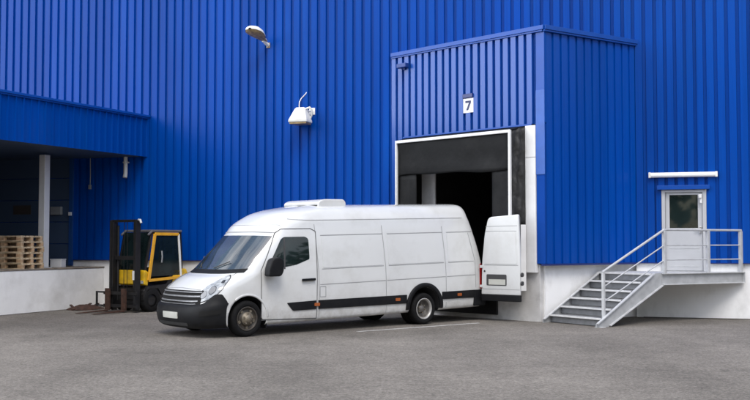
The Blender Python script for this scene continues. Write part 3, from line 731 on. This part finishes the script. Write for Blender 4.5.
def finish_mesh(bm, name, m, parent, mats=()):
    me = bpy.data.meshes.new(name); bm.to_mesh(me); bm.free(); me.materials.append(m)
    for x in mats: me.materials.append(x)
    o = bpy.data.objects.new(name, me); C.objects.link(o)
    if parent: o.parent = parent
    return o
vs, fs = van_shell()
bm = bmesh.new()
bvv = [bm.verts.new(v) for v in vs]
for f in fs:
    if len({bvv[i] for i in f}) == len(f): bm.faces.new([bvv[i] for i in f])
bmesh.ops.remove_doubles(bm, verts=bm.verts, dist=.0004)
bmesh.ops.dissolve_degenerate(bm, dist=.0002, edges=bm.edges)
bmesh.ops.recalc_face_normals(bm, faces=bm.faces)
for f in bm.faces: f.smooth = True
BVH = BVHTree.FromBMesh(bm)
body = finish_mesh(bm, 'body', M['vanwhite'], None)
def cutter(x, z, r, y0, y1):
    mb = MB(); mb.lathe([(0, y0), (r, y0), (r, y1), (0, y1)], 48, c=(x, 0, z)); o = mb.build('cut', M['vanblack']); 
    b_ = bmesh.new(); b_.from_mesh(o.data); bmesh.ops.remove_doubles(b_, verts=b_.verts, dist=1e-5); bmesh.ops.recalc_face_normals(b_, faces=b_.faces); b_.to_mesh(o.data); b_.free()
    return o
AXF, AXR = .90, 5.385
cuts = [cutter(AXF, .34, .425, .55, 1.4), cutter(AXF, .34, .425, -1.4, -.55), cutter(AXR, .36, .44, .45, 1.4), cutter(AXR, .36, .44, -1.4, -.45)]
for c_ in cuts:
    md = body.modifiers.new('arch', 'BOOLEAN'); md.operation = 'DIFFERENCE'; md.object = c_; md.solver = 'EXACT'; md.material_mode = 'TRANSFER'
dg = bpy.context.evaluated_depsgraph_get(); ev = body.evaluated_get(dg)
me2 = bpy.data.meshes.new_from_object(ev); body.modifiers.clear(); body.data = me2
for c_ in cuts: bpy.data.objects.remove(c_, do_unlink=True)
body.parent = van

def patch(name, m, parent, l0, l1, ss, off, nl=8, mirror=True, thick=.03, flip=False):
    """strip of the van surface between levels l0(s)..l1(s), lifted by off, with turned-in edges"""
    bm = bmesh.new()
    f0 = l0 if callable(l0) else (lambda s: l0); f1 = l1 if callable(l1) else (lambda s: l1)
    def pos(l, s, o_):
        e = .02
        p = van_pt(l, s); a = van_pt(l, min(4, s + e)) - van_pt(l, max(0, s - e)); b = van_pt(min(16, l + e), s) - van_pt(max(0, l - e), s)
        nrm = a.cross(b).normalized()
        if nrm.dot(p - Vector((3.2, 0, .9))) < 0: nrm = -nrm
        if s < e: nrm.y = 0; nrm.normalize()
        return p + nrm * o_, nrm
    S = [(s, -1 if flip else 1) for s in ss]
    if mirror == 'both': S = [(s, -1) for s in reversed(ss) if s > 0] + S
    grid = []
    for (s, sg_) in S:
        col_ = []
        for j in range(nl + 1):
            l = f0(s) + (f1(s) - f0(s)) * j / nl
            p, nrm = pos(l, s, off); q = p - nrm * thick
            if sg_ < 0: p = Vector((p.x, -p.y, p.z)); q = Vector((q.x, -q.y, q.z))
            col_.append((bm.verts.new(p), q))
        grid.append(col_)
    for i in range(len(grid) - 1):
        for j in range(nl):
            bm.faces.new([grid[i][j][0], grid[i + 1][j][0], grid[i + 1][j + 1][0], grid[i][j + 1][0]])
    for f in bm.faces: f.smooth = True
    loop = [grid[i][0] for i in range(len(grid))] + [grid[-1][j] for j in range(1, nl + 1)] + [grid[i][nl] for i in range(len(grid) - 2, -1, -1)] + [grid[0][j] for j in range(nl - 1, 0, -1)]
    lo = [bm.verts.new(q) for _, q in loop]; hi = [bm.verts.new(v.co) for v, _ in loop]
    for i in range(len(loop)):
        k = (i + 1) % len(loop)
        bm.faces.new([hi[i], lo[i], lo[k], hi[k]]).smooth = False
    bmesh.ops.recalc_face_normals(bm, faces=bm.faces)
    return finish_mesh(bm, name, m, parent)

def rounded(poly, r, n=4):
    out = []
    N_ = len(poly)
    for i in range(N_):
        p = Vector(poly[i]); a = (Vector(poly[i - 1]) - p); b = (Vector(poly[(i + 1) % N_]) - p)
        rr_ = r[i] if isinstance(r, (list, tuple)) else r
        rr_ = min(rr_, a.length * .45, b.length * .45); a.normalize(); b.normalize()
        if rr_ < 1e-4: out.append(tuple(p)); continue
        for k in range(n + 1):
            t = k / n; out.append(tuple((p + a * rr_) * (1 - t) ** 2 + p * 2 * t * (1 - t) + (p + b * rr_) * t * t))
    return out

def decal(name, m, parent, poly, off=.004, cell=.06, frame='side', mirror=False, inset=.006, objs=None):
    """convex polygon laid onto the van by projection (side: x,z from +y; front: y,z ...), lifted by off, edges turned in"""
    if frame == 'side': U, V_, D = Vector((1, 0, 0)), Vector((0, 0, 1)), Vector((0, -1, 0))
    elif frame == 'front': U, V_, D = Vector((0, 1, 0)), Vector((0, 0, 1)), Vector((1, 0, 0))
    elif frame == 'corner': U, V_, D = Vector((.66, .751, 0)), Vector((0, 0, 1)), Vector((.751, -.66, 0))
    elif frame == 'rear': U, V_, D = Vector((0, 1, 0)), Vector((0, 0, 1)), Vector((-1, 0, 0))
    elif frame == 'screen': U, V_, D = Vector((0, 1, 0)), Vector((.69, 0, .724)), Vector((.724, 0, -.69))
    pts = [Vector((a, b)) for a, b in poly]
    ar = sum(pts[i].x * pts[(i + 1) % len(pts)].y - pts[(i + 1) % len(pts)].x * pts[i].y for i in range(len(pts)))
    if ar < 0: pts.reverse()
    x0, x1 = min(p.x for p in pts), max(p.x for p in pts); y0, y1 = min(p.y for p in pts), max(p.y for p in pts)
    nx, ny = max(1, math.ceil((x1 - x0) / cell)), max(1, math.ceil((y1 - y0) / cell))
    bm = bmesh.new()
    gv = [[bm.verts.new((x0 + (x1 - x0) * i / nx, y0 + (y1 - y0) * j / ny, 0)) for i in range(nx + 1)] for j in range(ny + 1)]
    for j in range(ny):
        for i in range(nx): bm.faces.new([gv[j][i], gv[j][i + 1], gv[j + 1][i + 1], gv[j + 1][i]])
    for i in range(len(pts)):
        a, b = pts[i], pts[(i + 1) % len(pts)]
        if (b - a).length < 1e-5: continue
        nrm = Vector(((b - a).y, -(b - a).x, 0)).normalized()
        bmesh.ops.bisect_plane(bm, geom=bm.verts[:] + bm.edges[:] + bm.faces[:], plane_co=(a.x, a.y, 0), plane_no=nrm, clear_outer=True, dist=1e-6)
    bmesh.ops.remove_doubles(bm, verts=bm.verts, dist=.0008)
    low = {}
    dead = []
    for v in bm.verts:
        o_ = U * v.co.x + V_ * v.co.y - D * 6
        h = BVH.ray_cast(o_, D)
        if h[0] is None: dead.append(v); continue
        nrm = h[1] if h[1].dot(D) < 0 else -h[1]
        low[v] = (h[0] + nrm * off, h[0] - nrm * inset)
    if dead: bmesh.ops.delete(bm, geom=dead, context='VERTS')
    for v in bm.verts: v.co = low[v][0]
    be = [e for e in bm.edges if len(e.link_faces) == 1]
    for f in bm.faces: f.smooth = True
    nv = {}
    if inset > 0:
        for e in be:
            for v in e.verts:
                if v not in nv: nv[v] = (bm.verts.new(v.co), bm.verts.new(low[v][1]))
        for e in be:
            a, b = e.verts; bm.faces.new([nv[a][0], nv[b][0], nv[b][1], nv[a][1]]).smooth = False
    if mirror:
        for v in bm.verts: v.co.y = -v.co.y
    bmesh.ops.recalc_face_normals(bm, faces=bm.faces)
    return finish_mesh(bm, name, m, parent)
def rect(x0, x1, z0, z1): return [(x0, z0), (x1, z0), (x1, z1), (x0, z1)]
def merged(name, m, parent, polys, **k):
    """several decals joined in ONE mesh of one part"""
    os_ = [decal('tmp', m, None, p_, **k) for p_ in polys]
    bm = bmesh.new()
    for o in os_: bm.from_mesh(o.data)
    for o in os_: bpy.data.objects.remove(o, do_unlink=True)
    return finish_mesh(bm, name, m, parent)
def ring(name, m, parent, cx, cz, r0, r1, a0, a1, off, mirror=False, n=48, flat=1.):
    bm = bmesh.new(); D = Vector((0, -1, 0)); rows = []
    for k in range(n + 1):
        a = R(a0 + (a1 - a0) * k / n); row = []
        for r_, o_ in ((r0, -.01), (r0, off), ((r0 + r1) / 2, off), (r1, off), (r1, -.01)):
            x_, z_ = cx + math.cos(a) * r_, cz + math.sin(a) * r_ * flat
            h = BVH.ray_cast(Vector((x_, 6, z_)), D)
            y_ = h[0].y if h[0] is not None else 1.0
            row.append(bm.verts.new((x_, -(y_ + o_) if mirror else y_ + o_, z_)))
        rows.append(row)
    for k in range(n):
        for j in range(4): bm.faces.new([rows[k][j], rows[k + 1][j], rows[k + 1][j + 1], rows[k][j + 1]]).smooth = j in (1, 2)
    bmesh.ops.recalc_face_normals(bm, faces=bm.faces)
    return finish_mesh(bm, name, m, parent)
def sline(a, b, w):
    a = Vector(a); b = Vector(b); n_ = Vector((-(b - a).y, (b - a).x)).normalized() * w / 2
    return [tuple(a - n_), tuple(b - n_), tuple(b + n_), tuple(a + n_)]
rk = lambda x: .0245 * (x - 2.55)           # the body sits higher at the back

# --- front end
def btop(s):
    """upper edge of the bumper: under the grille, then under the headlight, then falling to the wheel arch"""
    pts = [(0, 3.75), (.30, 3.75), (.46, 3.95), (.62, 4.75), (.74, 4.75), (.84, 4.2), (.93, 3.3), (1.0, 2.7)]
    for (a, va), (b, vb) in zip(pts, pts[1:]):
        if a <= s <= b: return va + (vb - va) * (s - a) / (b - a)
    return pts[-1][1]
BS = [i / 30 * .905 for i in range(31)]
bmp = patch('front_bumper', M['vanblack'], van, .35, btop, BS, .022, nl=10, mirror='both', thick=.05)
# intake, fog recess, plate
decal('lower_intake', M['interior'], bmp, rounded(rect(-.52, .52, .235, .285), .02), off=.027, frame='front')
for sg_ in (False, True):
    decal('fog_recess', M['black'], bmp, rounded([(.60, .40), (.98, .45), (1.02, .53), (.62, .50)], .025), off=.03, frame='corner', mirror=sg_, inset=.0)
decal('number_plate', M['plate'], bmp, rounded(rect(-.27, .27, .355, .465), .01), off=.034, frame='front')
GS = [i / 16 * .40 for i in range(17)]
grl = patch('grille', M['black'], van, 3.85, 5.25, GS, .016, nl=6, mirror='both', thick=.03)
for l_, e_ in ((3.90, .33), (4.22, .355), (4.58, .375), (4.92, .39)):
    patch('grille_bar', M['silver'], grl, l_, l_ + .105, [i / 16 * e_ for i in range(17)], .032, nl=2, mirror='both', thick=.02)
HL = [(.44, .665), (.52, .80), (.69, .955), (.88, 1.07), (1.04, 1.145), (1.07, 1.09), (.98, .90), (.85, .75), (.62, .665)]
for sg_ in (False, True):
    hg = [(.975 * (a - .75) * 1.07 + .75, .96 * (z_ - .9) * 1.12 + .9) for a, z_ in HL]
    decal('headlight_gap', M['seamdark'], van, rounded(hg, .03), off=.006, cell=.04, frame='corner', mirror=sg_)
    h_ = decal('headlight', M['lamp_lens'], van, rounded(HL, .03), off=.012, cell=.04, frame='corner', mirror=sg_)
    for (u0, u1, z0_, z1_) in ((.585, .71, .715, .86), (.745, .87, .80, .95)):
        du_ = .03; e8 = [((u0 + u1) / 2 + (u1 - u0) / 2 * math.cos(2 * PI * k / 18) + du_ * math.sin(2 * PI * k / 18), (z0_ + z1_) / 2 + (z1_ - z0_) / 2 * math.sin(2 * PI * k / 18)) for k in range(18)]
        b8 = [((u0 + u1) / 2 + ((a - (u0 + u1) / 2) * .86), (z0_ + z1_) / 2 + (b - (z0_ + z1_) / 2) * .86) for a, b in e8]
        c8 = [((u0 + u1) / 2 + ((a - (u0 + u1) / 2) * .3), (z0_ + z1_) / 2 + (b - (z0_ + z1_) / 2) * .3) for a, b in e8]
        q8 = decal('lamp_bowl', M['lamp_dark'], h_, e8, off=.015, cell=.04, frame='corner', mirror=sg_)
        decal('reflector', M['silver'], q8, b8, off=.018, cell=.04, frame='corner', mirror=sg_)
    decal('turn_lens', M['lamp_dark'], h_, rounded([(.93, 1.0), (.99, 1.0), (1.01, 1.06), (.95, 1.05)], .02), off=.016, cell=.04, frame='corner', mirror=sg_)
# bonnet shut line
merged('bonnet_gap', M['seam'], van, [sline((-.62 + i * .155, .905 - .012 * abs(i - 4) * .5), (-.62 + (i + 1) * .155, .905 - .012 * abs(i - 3) * .5), .012) for i in range(8)], off=.003, frame='front', cell=.1)
# windscreen and scuttle
WS = [i / 22 * .66 for i in range(23)]
patch('scuttle', M['vanblack'], van, 7.75, 8.12, [i / 20 * .68 for i in range(21)], .006, nl=2, mirror='both', thick=.02)
ws = patch('windscreen', M['windscreen'], van, 8.12, 9.98, WS, .006, nl=10, mirror='both', thick=.02)
patch('visor_gap', M['seam'], van, 10.22, 10.31, [i / 26 * .74 for i in range(27)], .004, nl=1, mirror='both', thick=.01)
patch('roof_gutter', M['vanwhite'], van, 11.86, 12.04, [.62 + i / 60 * 1.34 for i in range(61)], .013, nl=1, thick=.02)
patch('roof_gutter', M['vanwhite'], van, 11.86, 12.04, [.62 + i / 60 * 1.34 for i in range(61)], .013, nl=1, thick=.02, flip=True)
for sg_ in (1, -1):
    w_ = MB(); a, b = van_pt(8.15, .10), van_pt(8.75, .52)
    w_.tube([Vector((a.x - .02, a.y * (1 if sg_ > 0 else -1), a.z + .02)), Vector((b.x - .03, b.y if sg_ > 0 else -b.y * .3, b.z + .0)) if sg_ > 0 else Vector((van_pt(8.5, .3).x - .03, -van_pt(8.5, .3).y, van_pt(8.5, .3).z + .02))], .010, 6)
    w_.build('wiper', M['seamdark'], van)
# --- nearside (viewer's) and offside details
for sg_ in (False, True):
    dp = [(1.20, .30), (2.50, .27), (2.52, 1.98), (2.40, 2.035), (1.74, 2.02), (1.62, 1.94), (1.20, 1.22)]
    merged('door_gap', M['gapmid'], van, [sline(dp[i], dp[(i + 1) % len(dp)], .016) for i in range(len(dp))], off=.004, cell=.03, mirror=sg_, inset=0)
    cd = decal('cab_door', M['vanwhite'], van, rounded([(1.215, .315), (2.487, .285), (2.505, 1.97), (2.39, 2.02), (1.75, 2.005), (1.635, 1.935), (1.215, 1.21)], .04), off=.006, cell=.03, mirror=sg_)
    wn = decal('door_window', M['glass'], cd, rounded([(1.30, 1.205), (1.62, 1.195), (2.02, 1.33), (2.30, 1.375), (2.335, 1.45), (2.33, 1.83), (2.26, 1.875), (1.76, 1.865), (1.69, 1.815)], .04), off=.010, cell=.03, mirror=sg_)
    decal('window_bar', M['seamdark'], wn, sline((1.735, 1.25), (1.76, 1.85), .032), off=.012, mirror=sg_)
    hn = MB(); hn.bar((2.12, 1.075 if not sg_ else -1.075, 1.03), (2.44, 1.075 if not sg_ else -1.075, 1.04), .035, .05); hn.build('door_handle', M['vanblack'], cd, .012)
    decal('door_molding', M['vanblack'], cd, rounded([(1.78, .60), (1.92, .445), (2.475, .455), (2.475, .625)], [.02, .03, .0, .0]), off=.022, mirror=sg_)
    # moldings, sills and lamps along the side
    decal('side_molding', M['vanblack'], van, [(2.535, .455), (4.86, .475), (4.86, .655), (2.535, .625)], off=.022, mirror=sg_)
    decal('side_molding', M['vanblack'], van, [(5.90, .525), (6.93, .53), (6.93, .70), (5.90, .685)], off=.022, mirror=sg_)
    for x_, z_ in ((2.49, .545), (4.60, .565), (6.42, .61)):
        decal('marker_lamp', M['amber'], van, rounded(rect(x_ - .065, x_ + .065, z_ - .03, z_ + .03), .015), off=.03, mirror=sg_)
    # rear arch trim
    ring('arch_trim', M['vanblack'], van, AXR, .36, .44, .535, -3, 183, .03, sg_)
    ring('arch_lip', M['vanwhite'], van, AXF, .34, .422, .462, 2, 128, .012, sg_)
    # raised panels between the seams, shut lines, creases
    for a, b in ((2.66, 4.22), (4.37, 5.95), (6.10, 6.74)):
        pl = [(a, 1.255 + rk(a)), (b, 1.255 + rk(b)), (b - (.08 if b > 6.5 else 0), 1.885 + rk(b)), (a, 1.885 + rk(a))]
        decal('side_panel', M['vanwhite'], van, rounded(pl, [.03, .03, .08, .03]), off=.006, cell=.06, mirror=sg_)
    sm = []
    for x_ in (2.56, 4.30, 6.03):
        sm += [sline((x_, .30 if x_ < 5 else .30), (x_, .46), .012), sline((x_, .64), (x_ - .01, 1.2), .012), sline((x_ - .01, 1.2), (x_ - .06, 2.12), .012)]
    for x0_, x1_ in ((2.58, 4.28), (4.32, 6.01), (6.05, 6.95)):
        sm.append(sline((x0_, .93 + rk(x0_)), (x1_, .93 + rk(x1_)), .012))
        sm.append(sline((x0_ + .05, 1.90 + rk(x0_)), (x1_ - .04, 1.90 + rk(x1_)), .016))
        sm.append(sline((x0_ + .05, 1.235 + rk(x0_)), (x1_ - .04, 1.235 + rk(x1_)), .012))
    sm += [sline((6.97, .75), (6.95, 1.36), .012), sline((6.95, 1.36), (6.78, 1.98), .012)]
    merged('panel_gap', M['seam'], van, sm, off=.0035, cell=.06, mirror=sg_, inset=0)
    # gutter crease under the roof
    merged('flap_gap', M['seam'], van, [sline((2.58, .69), (2.72, .69), .012), sline((2.58, .89), (2.72, .89), .012), sline((2.58, .69), (2.58, .89), .012), sline((2.72, .69), (2.72, .89), .012)], off=.004, cell=.06, mirror=sg_, inset=0)
    # mirror
    mm = MB(); y_ = 1.06
    mm.prism(rounded([(1.22, 1.12), (1.50, 1.12), (1.56, 1.22), (1.55, 1.44), (1.46, 1.49), (1.30, 1.45), (1.23, 1.28)], .05, 4), 'y', y_ + .03, y_ + .22)
    mm.prism([(1.32, 1.16), (1.52, 1.16), (1.52, 1.26), (1.32, 1.26)], 'y', .98, y_ + .06)
    mo_ = mm.build('wing_mirror', M['vanblack'], van, .03, 3)
    if sg_:
        mo_.scale = (1, -1, 1)
    tlp = decal('tail_light', M['redlens'], van, rounded([(7.10, .72), (7.19, .72), (7.17, 1.30), (7.10, 1.26)], .03), off=.012, cell=.05, mirror=sg_)
# rear bumper, rear end
patch('rear_bumper', M['vanblack'], van, .6, 3.3, [1.955 + i / 20 * 2.045 for i in range(21)], .03, nl=6, mirror='both', thick=.04) if False else None
rb = MB(); rb.prism(rounded([(6.90, .985), (7.20, .985), (7.33, .90), (7.33, -.90), (7.20, -.985), (6.90, -.985), (6.90, -1.05), (7.22, -1.05), (7.40, -.93), (7.40, .93), (7.22, 1.05), (6.90, 1.05)], 0), 'z', .34, .70)
rb.build('rear_bumper', M['vanblack'], van, .02)
decal('rear_opening', M['interior'], van, rounded(rect(-.85, .85, .75, 2.10), .06), off=.012, frame='rear', cell=.12)
# open rear door, hinged at the near rear corner and swung right round beside the shelter
import math as _m
hx, hy = 7.10, -1.06
# outline in (distance from hinge, z)
dw = 1.04
outline = rounded([(.03, .60), (dw, .60), (dw + .01, 1.35), (dw - .03, 2.38), (.22, 2.33), (.12, 1.95), (.05, 1.35)], [.02, .02, .3, .03, .10, .1, .1], 5)
m = MB(); m.prism(outline, 'y', -.035, .02)
rdoor = m.build('rear_door', M['vanwhite'], van, .014, 3)
# van-local direction of the open door
wd = Vector((.765, -.645, 0)); ca, sa_ = math.cos(VAN_A), math.sin(VAN_A)
lx = wd.x * ca + wd.y * sa_; ly = -wd.x * sa_ + wd.y * ca
rdoor.parent = van
rdoor.location = (hx, hy, 0); rdoor.rotation_euler = (0, 0, math.atan2(ly, lx))
rdoor['label'] = 'open white rear door swung out against the dock'
def dpart(nm, mt, poly, y0, y1, bv=.004): return MB().prism(poly, 'y', y0, y1).build(nm, mt, rdoor, bv)
dpart('door_molding', M['vanblack'], [(.035, .455), (dw + .01, .455), (dw + .01, .598), (.035, .598)], -.05, .03, .012)
dpart('plate_recess', M['seamdark'], rounded(rect(.17, .70, .80, 1.05), .03), -.0395, -.0352, 0)
dpart('plate', M['plate'], rect(.23, .67, .82, .94), -.047, -.0398, 0)
dpart('window_panel', M['vanwhite'], rounded([(.13, 1.28), (dw - .07, 1.28), (dw - .10, 2.0), (.22, 2.0)], [.03, .03, .04, .12], 4), -.043, -.034, .004)
m = MB()
for pl in (sline((.14, 2.012), (dw - .08, 2.012), .014), sline((.10, 1.255), (dw - .04, 1.255), .012), sline((.15, 2.12), (dw - .06, 2.13), .012), sline((.06, .72), (dw - .0, .72), .010)):
    m.prism(pl, 'y', -.0365, -.0352)
m.build('panel_gap', M['seam'], rdoor)
dpart('door_seal', M['seamdark'], rect(dw - .035, dw - .015, .62, 2.32), .0205, .045, .004)
dpart('inner_panel', M['lampwhite'], rounded([(.10, .66), (dw - .06, .66), (dw - .06, 2.28), (.25, 2.26), (.12, 1.6)], .04), .0205, .05, .01)
MB().tube([(.12, -.045, 1.12), (.12, -.034, 1.12)], .022, 12).build('lock', M['seamdark'], rdoor)
for z_ in (.86, 1.05): MB().tube([(dw + .012, .02, z_), (dw + .045, .02, z_)], .05, 10).build('latch', M['seamdark'], rdoor)
for z_ in (.78, 1.22): MB().box(.0, .08, -.06, -.036, z_ - .03, z_ + .03).build('hinge', M['vanwhite'], rdoor, .006)

# wheels
def van_wheel(x, y, r, w, dual, flip):
    mb = MB(); rr_ = .66 * r
    mb.lathe([(rr_, -w / 2 + .02), (rr_ + .02, -w / 2), (r * .90, -w / 2 - .005), (r * .975, -w * .40), (r, -w * .30), (r, w * .30), (r * .975, w * .40), (r * .90, w / 2 + .005), (rr_ + .02, w / 2), (rr_, w / 2 - .02), (rr_ - .03, 0), (rr_, -w / 2 + .02)], 56)
    for k in (-.16, .0, .16):
        mb.lathe([(r + .0015, w * k - .006), (r + .004, w * k), (r + .0015, w * k + .006)], 56)
    wh_ = bpy.data.objects.new('wheel', None); C.objects.link(wh_); wh_.parent = van; wh_.location = (x, y, r)
    if flip: wh_.rotation_euler = (0, 0, PI)
    mb.build('tyre', M['rubber'], wh_)
    h = w / 2
    rm = MB()
    if dual:
        rm.lathe([(rr_ + .004, h - .005), (rr_ - .012, h + .004), (rr_ - .03, h - .03), (rr_ - .036, h - .05)], 44)
        ds_ = MB(); ds_.lathe([(rr_ - .036, h - .05), (rr_ - .05, h - .10), (rr_ - .075, h - .15), (.10, h - .16), (.085, h - .10), (.06, h - .07), (0, h - .065)], 44); ds_.build('wheel_dish', M['disc'], wh_)
    else:
        rm.lathe([(rr_ + .004, h - .005), (rr_ - .012, h + .004), (rr_ - .03, h - .02), (rr_ - .045, h - .05), (.13, h - .035), (.12, h + .005), (.07, h + .02), (.06, h + .045), (0, h + .05)], 44)
    rm.build('rim', M['wheelcap'] if dual else M['steelwheel'], wh_)
    hb = MB(); n_ = 6 if dual else 5
    for k in range(n_):
        a = 2 * PI * k / n_ + .3
        yy = h - .10 if dual else h + .012
        hb.tube([(.09 * math.cos(a), yy - .02, .09 * math.sin(a)), (.09 * math.cos(a), yy + .025, .09 * math.sin(a))], .017, 8)
        if not dual: hb.tube([(.165 * math.cos(a + .6), h - .047, .165 * math.sin(a + .6)), (.165 * math.cos(a + .6), h - .03, .165 * math.sin(a + .6))], .03, 10)
    if not dual: hb.lathe([(.125, h - .02), (.125, h + .012), (.075, h + .024), (.062, h + .052), (.0, h + .056)], 24)
    hb.build('hub', M['hub'], wh_)
    return wh_
for s in (1, -1):
    van_wheel(AXF, s * .915, .338, .225, False, s < 0)
    van_wheel(AXR, s * .925, .338, .20, True, s < 0)
    van_wheel(AXR, s * .68, .338, .20, True, s < 0)
m = MB(); m.box(1.4, 7.0, -.45, .45, .30, .55); m.tube([(AXR, -.8, .338), (AXR, .8, .338)], .07, 12); m.tube([(AXF, -.8, .338), (AXF, .8, .338)], .05, 12); m.box(3.9, 4.6, .5, .95, .20, .42); m.build('underbody', M['seamdark'], van, .02)
for s in (1, -1): MB().box(1.33, 1.35, min(s * .80, s * 1.0), max(s * .80, s * 1.0), .14, .42).build('mud_flap', M['vanblack'], van, .003)
# roof cooling unit
rc_ = MB(); rc_.prism(rounded([(2.86, 2.46), (3.54, 2.48), (3.56, 2.58), (3.50, 2.655), (2.97, 2.645), (2.84, 2.58)], [.02, .02, .05, .08, .10, .05], 4), 'y', -.62, .62)
rco = rc_.build('roof_cooler', M['vanwhite'], van, .025, 3)
MB().prism([(2.83, 2.485), (2.87, 2.485), (2.87, 2.525), (2.82, 2.525)], 'y', -.56, .56).build('vent_slot', M['seamdark'], rco)

# ------------------------------------------------------------------ wood across the yard, behind the camera (mirrored in the glass and paint)
M['leaf'] = mat('foliage', (.022, .042, .016), .7, var=.5, scale=.35)
rr = random.Random(12); vs = []; fs = []
for k in range(46):
    cx, cy = (-46 + k * 2.9 + rr.uniform(-1.2, 1.2), -24 + rr.uniform(-4, 4)) if k < 32 else (45 + rr.uniform(-3, 3), -20 + (k - 32) * 3.2)
    hh = rr.uniform(14, 21) if k < 32 else rr.uniform(9, 13); rad = rr.uniform(2.6, 4.2)  # right-hand row added, and height raised, to darken reflections in the paint
    for i in range(230):
        a, e, q_ = rr.uniform(0, 2 * PI), rr.uniform(-1, 1), rr.random() ** .4
        ce = math.sqrt(1 - e * e)
        p = Vector((cx + rad * q_ * ce * math.cos(a), cy + rad * q_ * ce * math.sin(a), hh * .54 + e * q_ * hh * .46))
        u_ = Vector((rr.gauss(0, 1), rr.gauss(0, 1), rr.gauss(0, 1))).normalized(); v_ = u_.cross(Vector((rr.gauss(0, 1), rr.gauss(0, 1), rr.gauss(0, 1)))).normalized()
        s_ = rr.uniform(.35, .8); b_ = len(vs)
        vs += [p - u_ * s_, p - v_ * s_ * .6, p + u_ * s_, p + v_ * s_ * .6]; fs.append((b_, b_ + 1, b_ + 2, b_ + 3))
tb = MB(); tb.add(vs, fs); tag(tb.build('treeline', M['leaf'], fix=False), 'dark green wood across the yard mirrored in the door window', 'wood', kind='stuff')

# ------------------------------------------------------------------ light, sky, camera
SUN_EL = R(54)
w = bpy.data.worlds.new('World'); bpy.context.scene.world = w; w.use_nodes = True
nt = w.node_tree; nt.nodes.clear(); N = nt.nodes.new; L = nt.links.new
out = N('ShaderNodeOutputWorld'); bg = N('ShaderNodeBackground'); sky = N('ShaderNodeTexSky')
sky.sky_type = 'NISHITA'; sky.sun_disc = False; sky.sun_elevation = SUN_EL
# the hazy sun stands high behind the camera
sdir = Vector((.14, -.99, 0)).normalized()
sky.sun_rotation = math.atan2(sdir.x, sdir.y)
sky.altitude = 50; sky.air_density = 1.0; sky.dust_density = 2.0
tc = N('ShaderNodeTexCoord'); mp = N('ShaderNodeMapping'); mp.inputs['Scale'].default_value = (1, 1, 2.4); L(tc.outputs['Generated'], mp.inputs['Vector'])
ns = N('ShaderNodeTexNoise'); ns.inputs['Scale'].default_value = 1.9; ns.inputs['Detail'].default_value = 7; ns.inputs['Roughness'].default_value = .55
L(mp.outputs[0], ns.inputs['Vector'])
cr = N('ShaderNodeMapRange'); cr.inputs[1].default_value = .42; cr.inputs[2].default_value = .62; cr.inputs[3].default_value = .0; cr.inputs[4].default_value = .9; L(ns.outputs['Fac'], cr.inputs[0])
mx = N('ShaderNodeMix'); mx.data_type = 'RGBA'; L(cr.outputs[0], mx.inputs[0]); L(sky.outputs[0], mx.inputs[6]); mx.inputs[7].default_value = (9.5, 9.6, 9.9, 1)
# bright cloud bank low in the open sky to the left
dt = N('ShaderNodeVectorMath'); dt.operation = 'DOT_PRODUCT'; dt.inputs[1].default_value = Vector((-1, -.12, .22)).normalized(); L(tc.outputs['Generated'], dt.inputs[0])
nr = N('ShaderNodeVectorMath'); nr.operation = 'NORMALIZE'; L(tc.outputs['Generated'], nr.inputs[0]); L(nr.outputs[0], dt.inputs[0])
br = N('ShaderNodeMapRange'); br.interpolation_type = 'SMOOTHSTEP'; br.inputs[1].default_value = .70; br.inputs[2].default_value = .98; br.inputs[3].default_value = 0; br.inputs[4].default_value = 1; L(dt.outputs['Value'], br.inputs[0])
ad = N('ShaderNodeMix'); ad.data_type = 'RGBA'; ad.blend_type = 'ADD'; L(br.outputs[0], ad.inputs[0]); L(mx.outputs[2], ad.inputs[6]); ad.inputs[7].default_value = (21, 21.5, 22.5, 1)
L(ad.outputs[2], bg.inputs['Color']); bg.inputs['Strength'].default_value = .125
L(bg.outputs[0], out.inputs['Surface'])

sl_ = bpy.data.lights.new('sun', 'SUN'); sl_.energy = 1.15; sl_.angle = R(24); sl_.color = (1, .96, .90)
so = bpy.data.objects.new('sun', sl_); C.objects.link(so)
dvec = Vector((sdir.x * math.cos(SUN_EL), sdir.y * math.cos(SUN_EL), math.sin(SUN_EL)))
so.rotation_euler = dvec.to_track_quat('Z', 'Y').to_euler(); so.location = (-20, -15, 30)

cam = bpy.data.cameras.new('camera'); cam.sensor_width = 36; cam.lens = 48; cam.clip_start = .1; cam.clip_end = 800
cobj = bpy.data.objects.new('camera', cam); C.objects.link(cobj); cobj.location = (0, 0, 1.75); cobj.rotation_euler = (R(90 + 2.462), 0, 0)
sc = bpy.context.scene; sc.camera = cobj
sc.view_settings.view_transform = 'Standard'; sc.view_settings.look = 'None'; sc.view_settings.gamma = 1; sc.view_settings.exposure = 0.65
sc.view_settings.use_curve_mapping = False
sc.render.engine = 'CYCLES'
sc.cycles.use_denoising = True
sc.cycles.max_bounces = 6
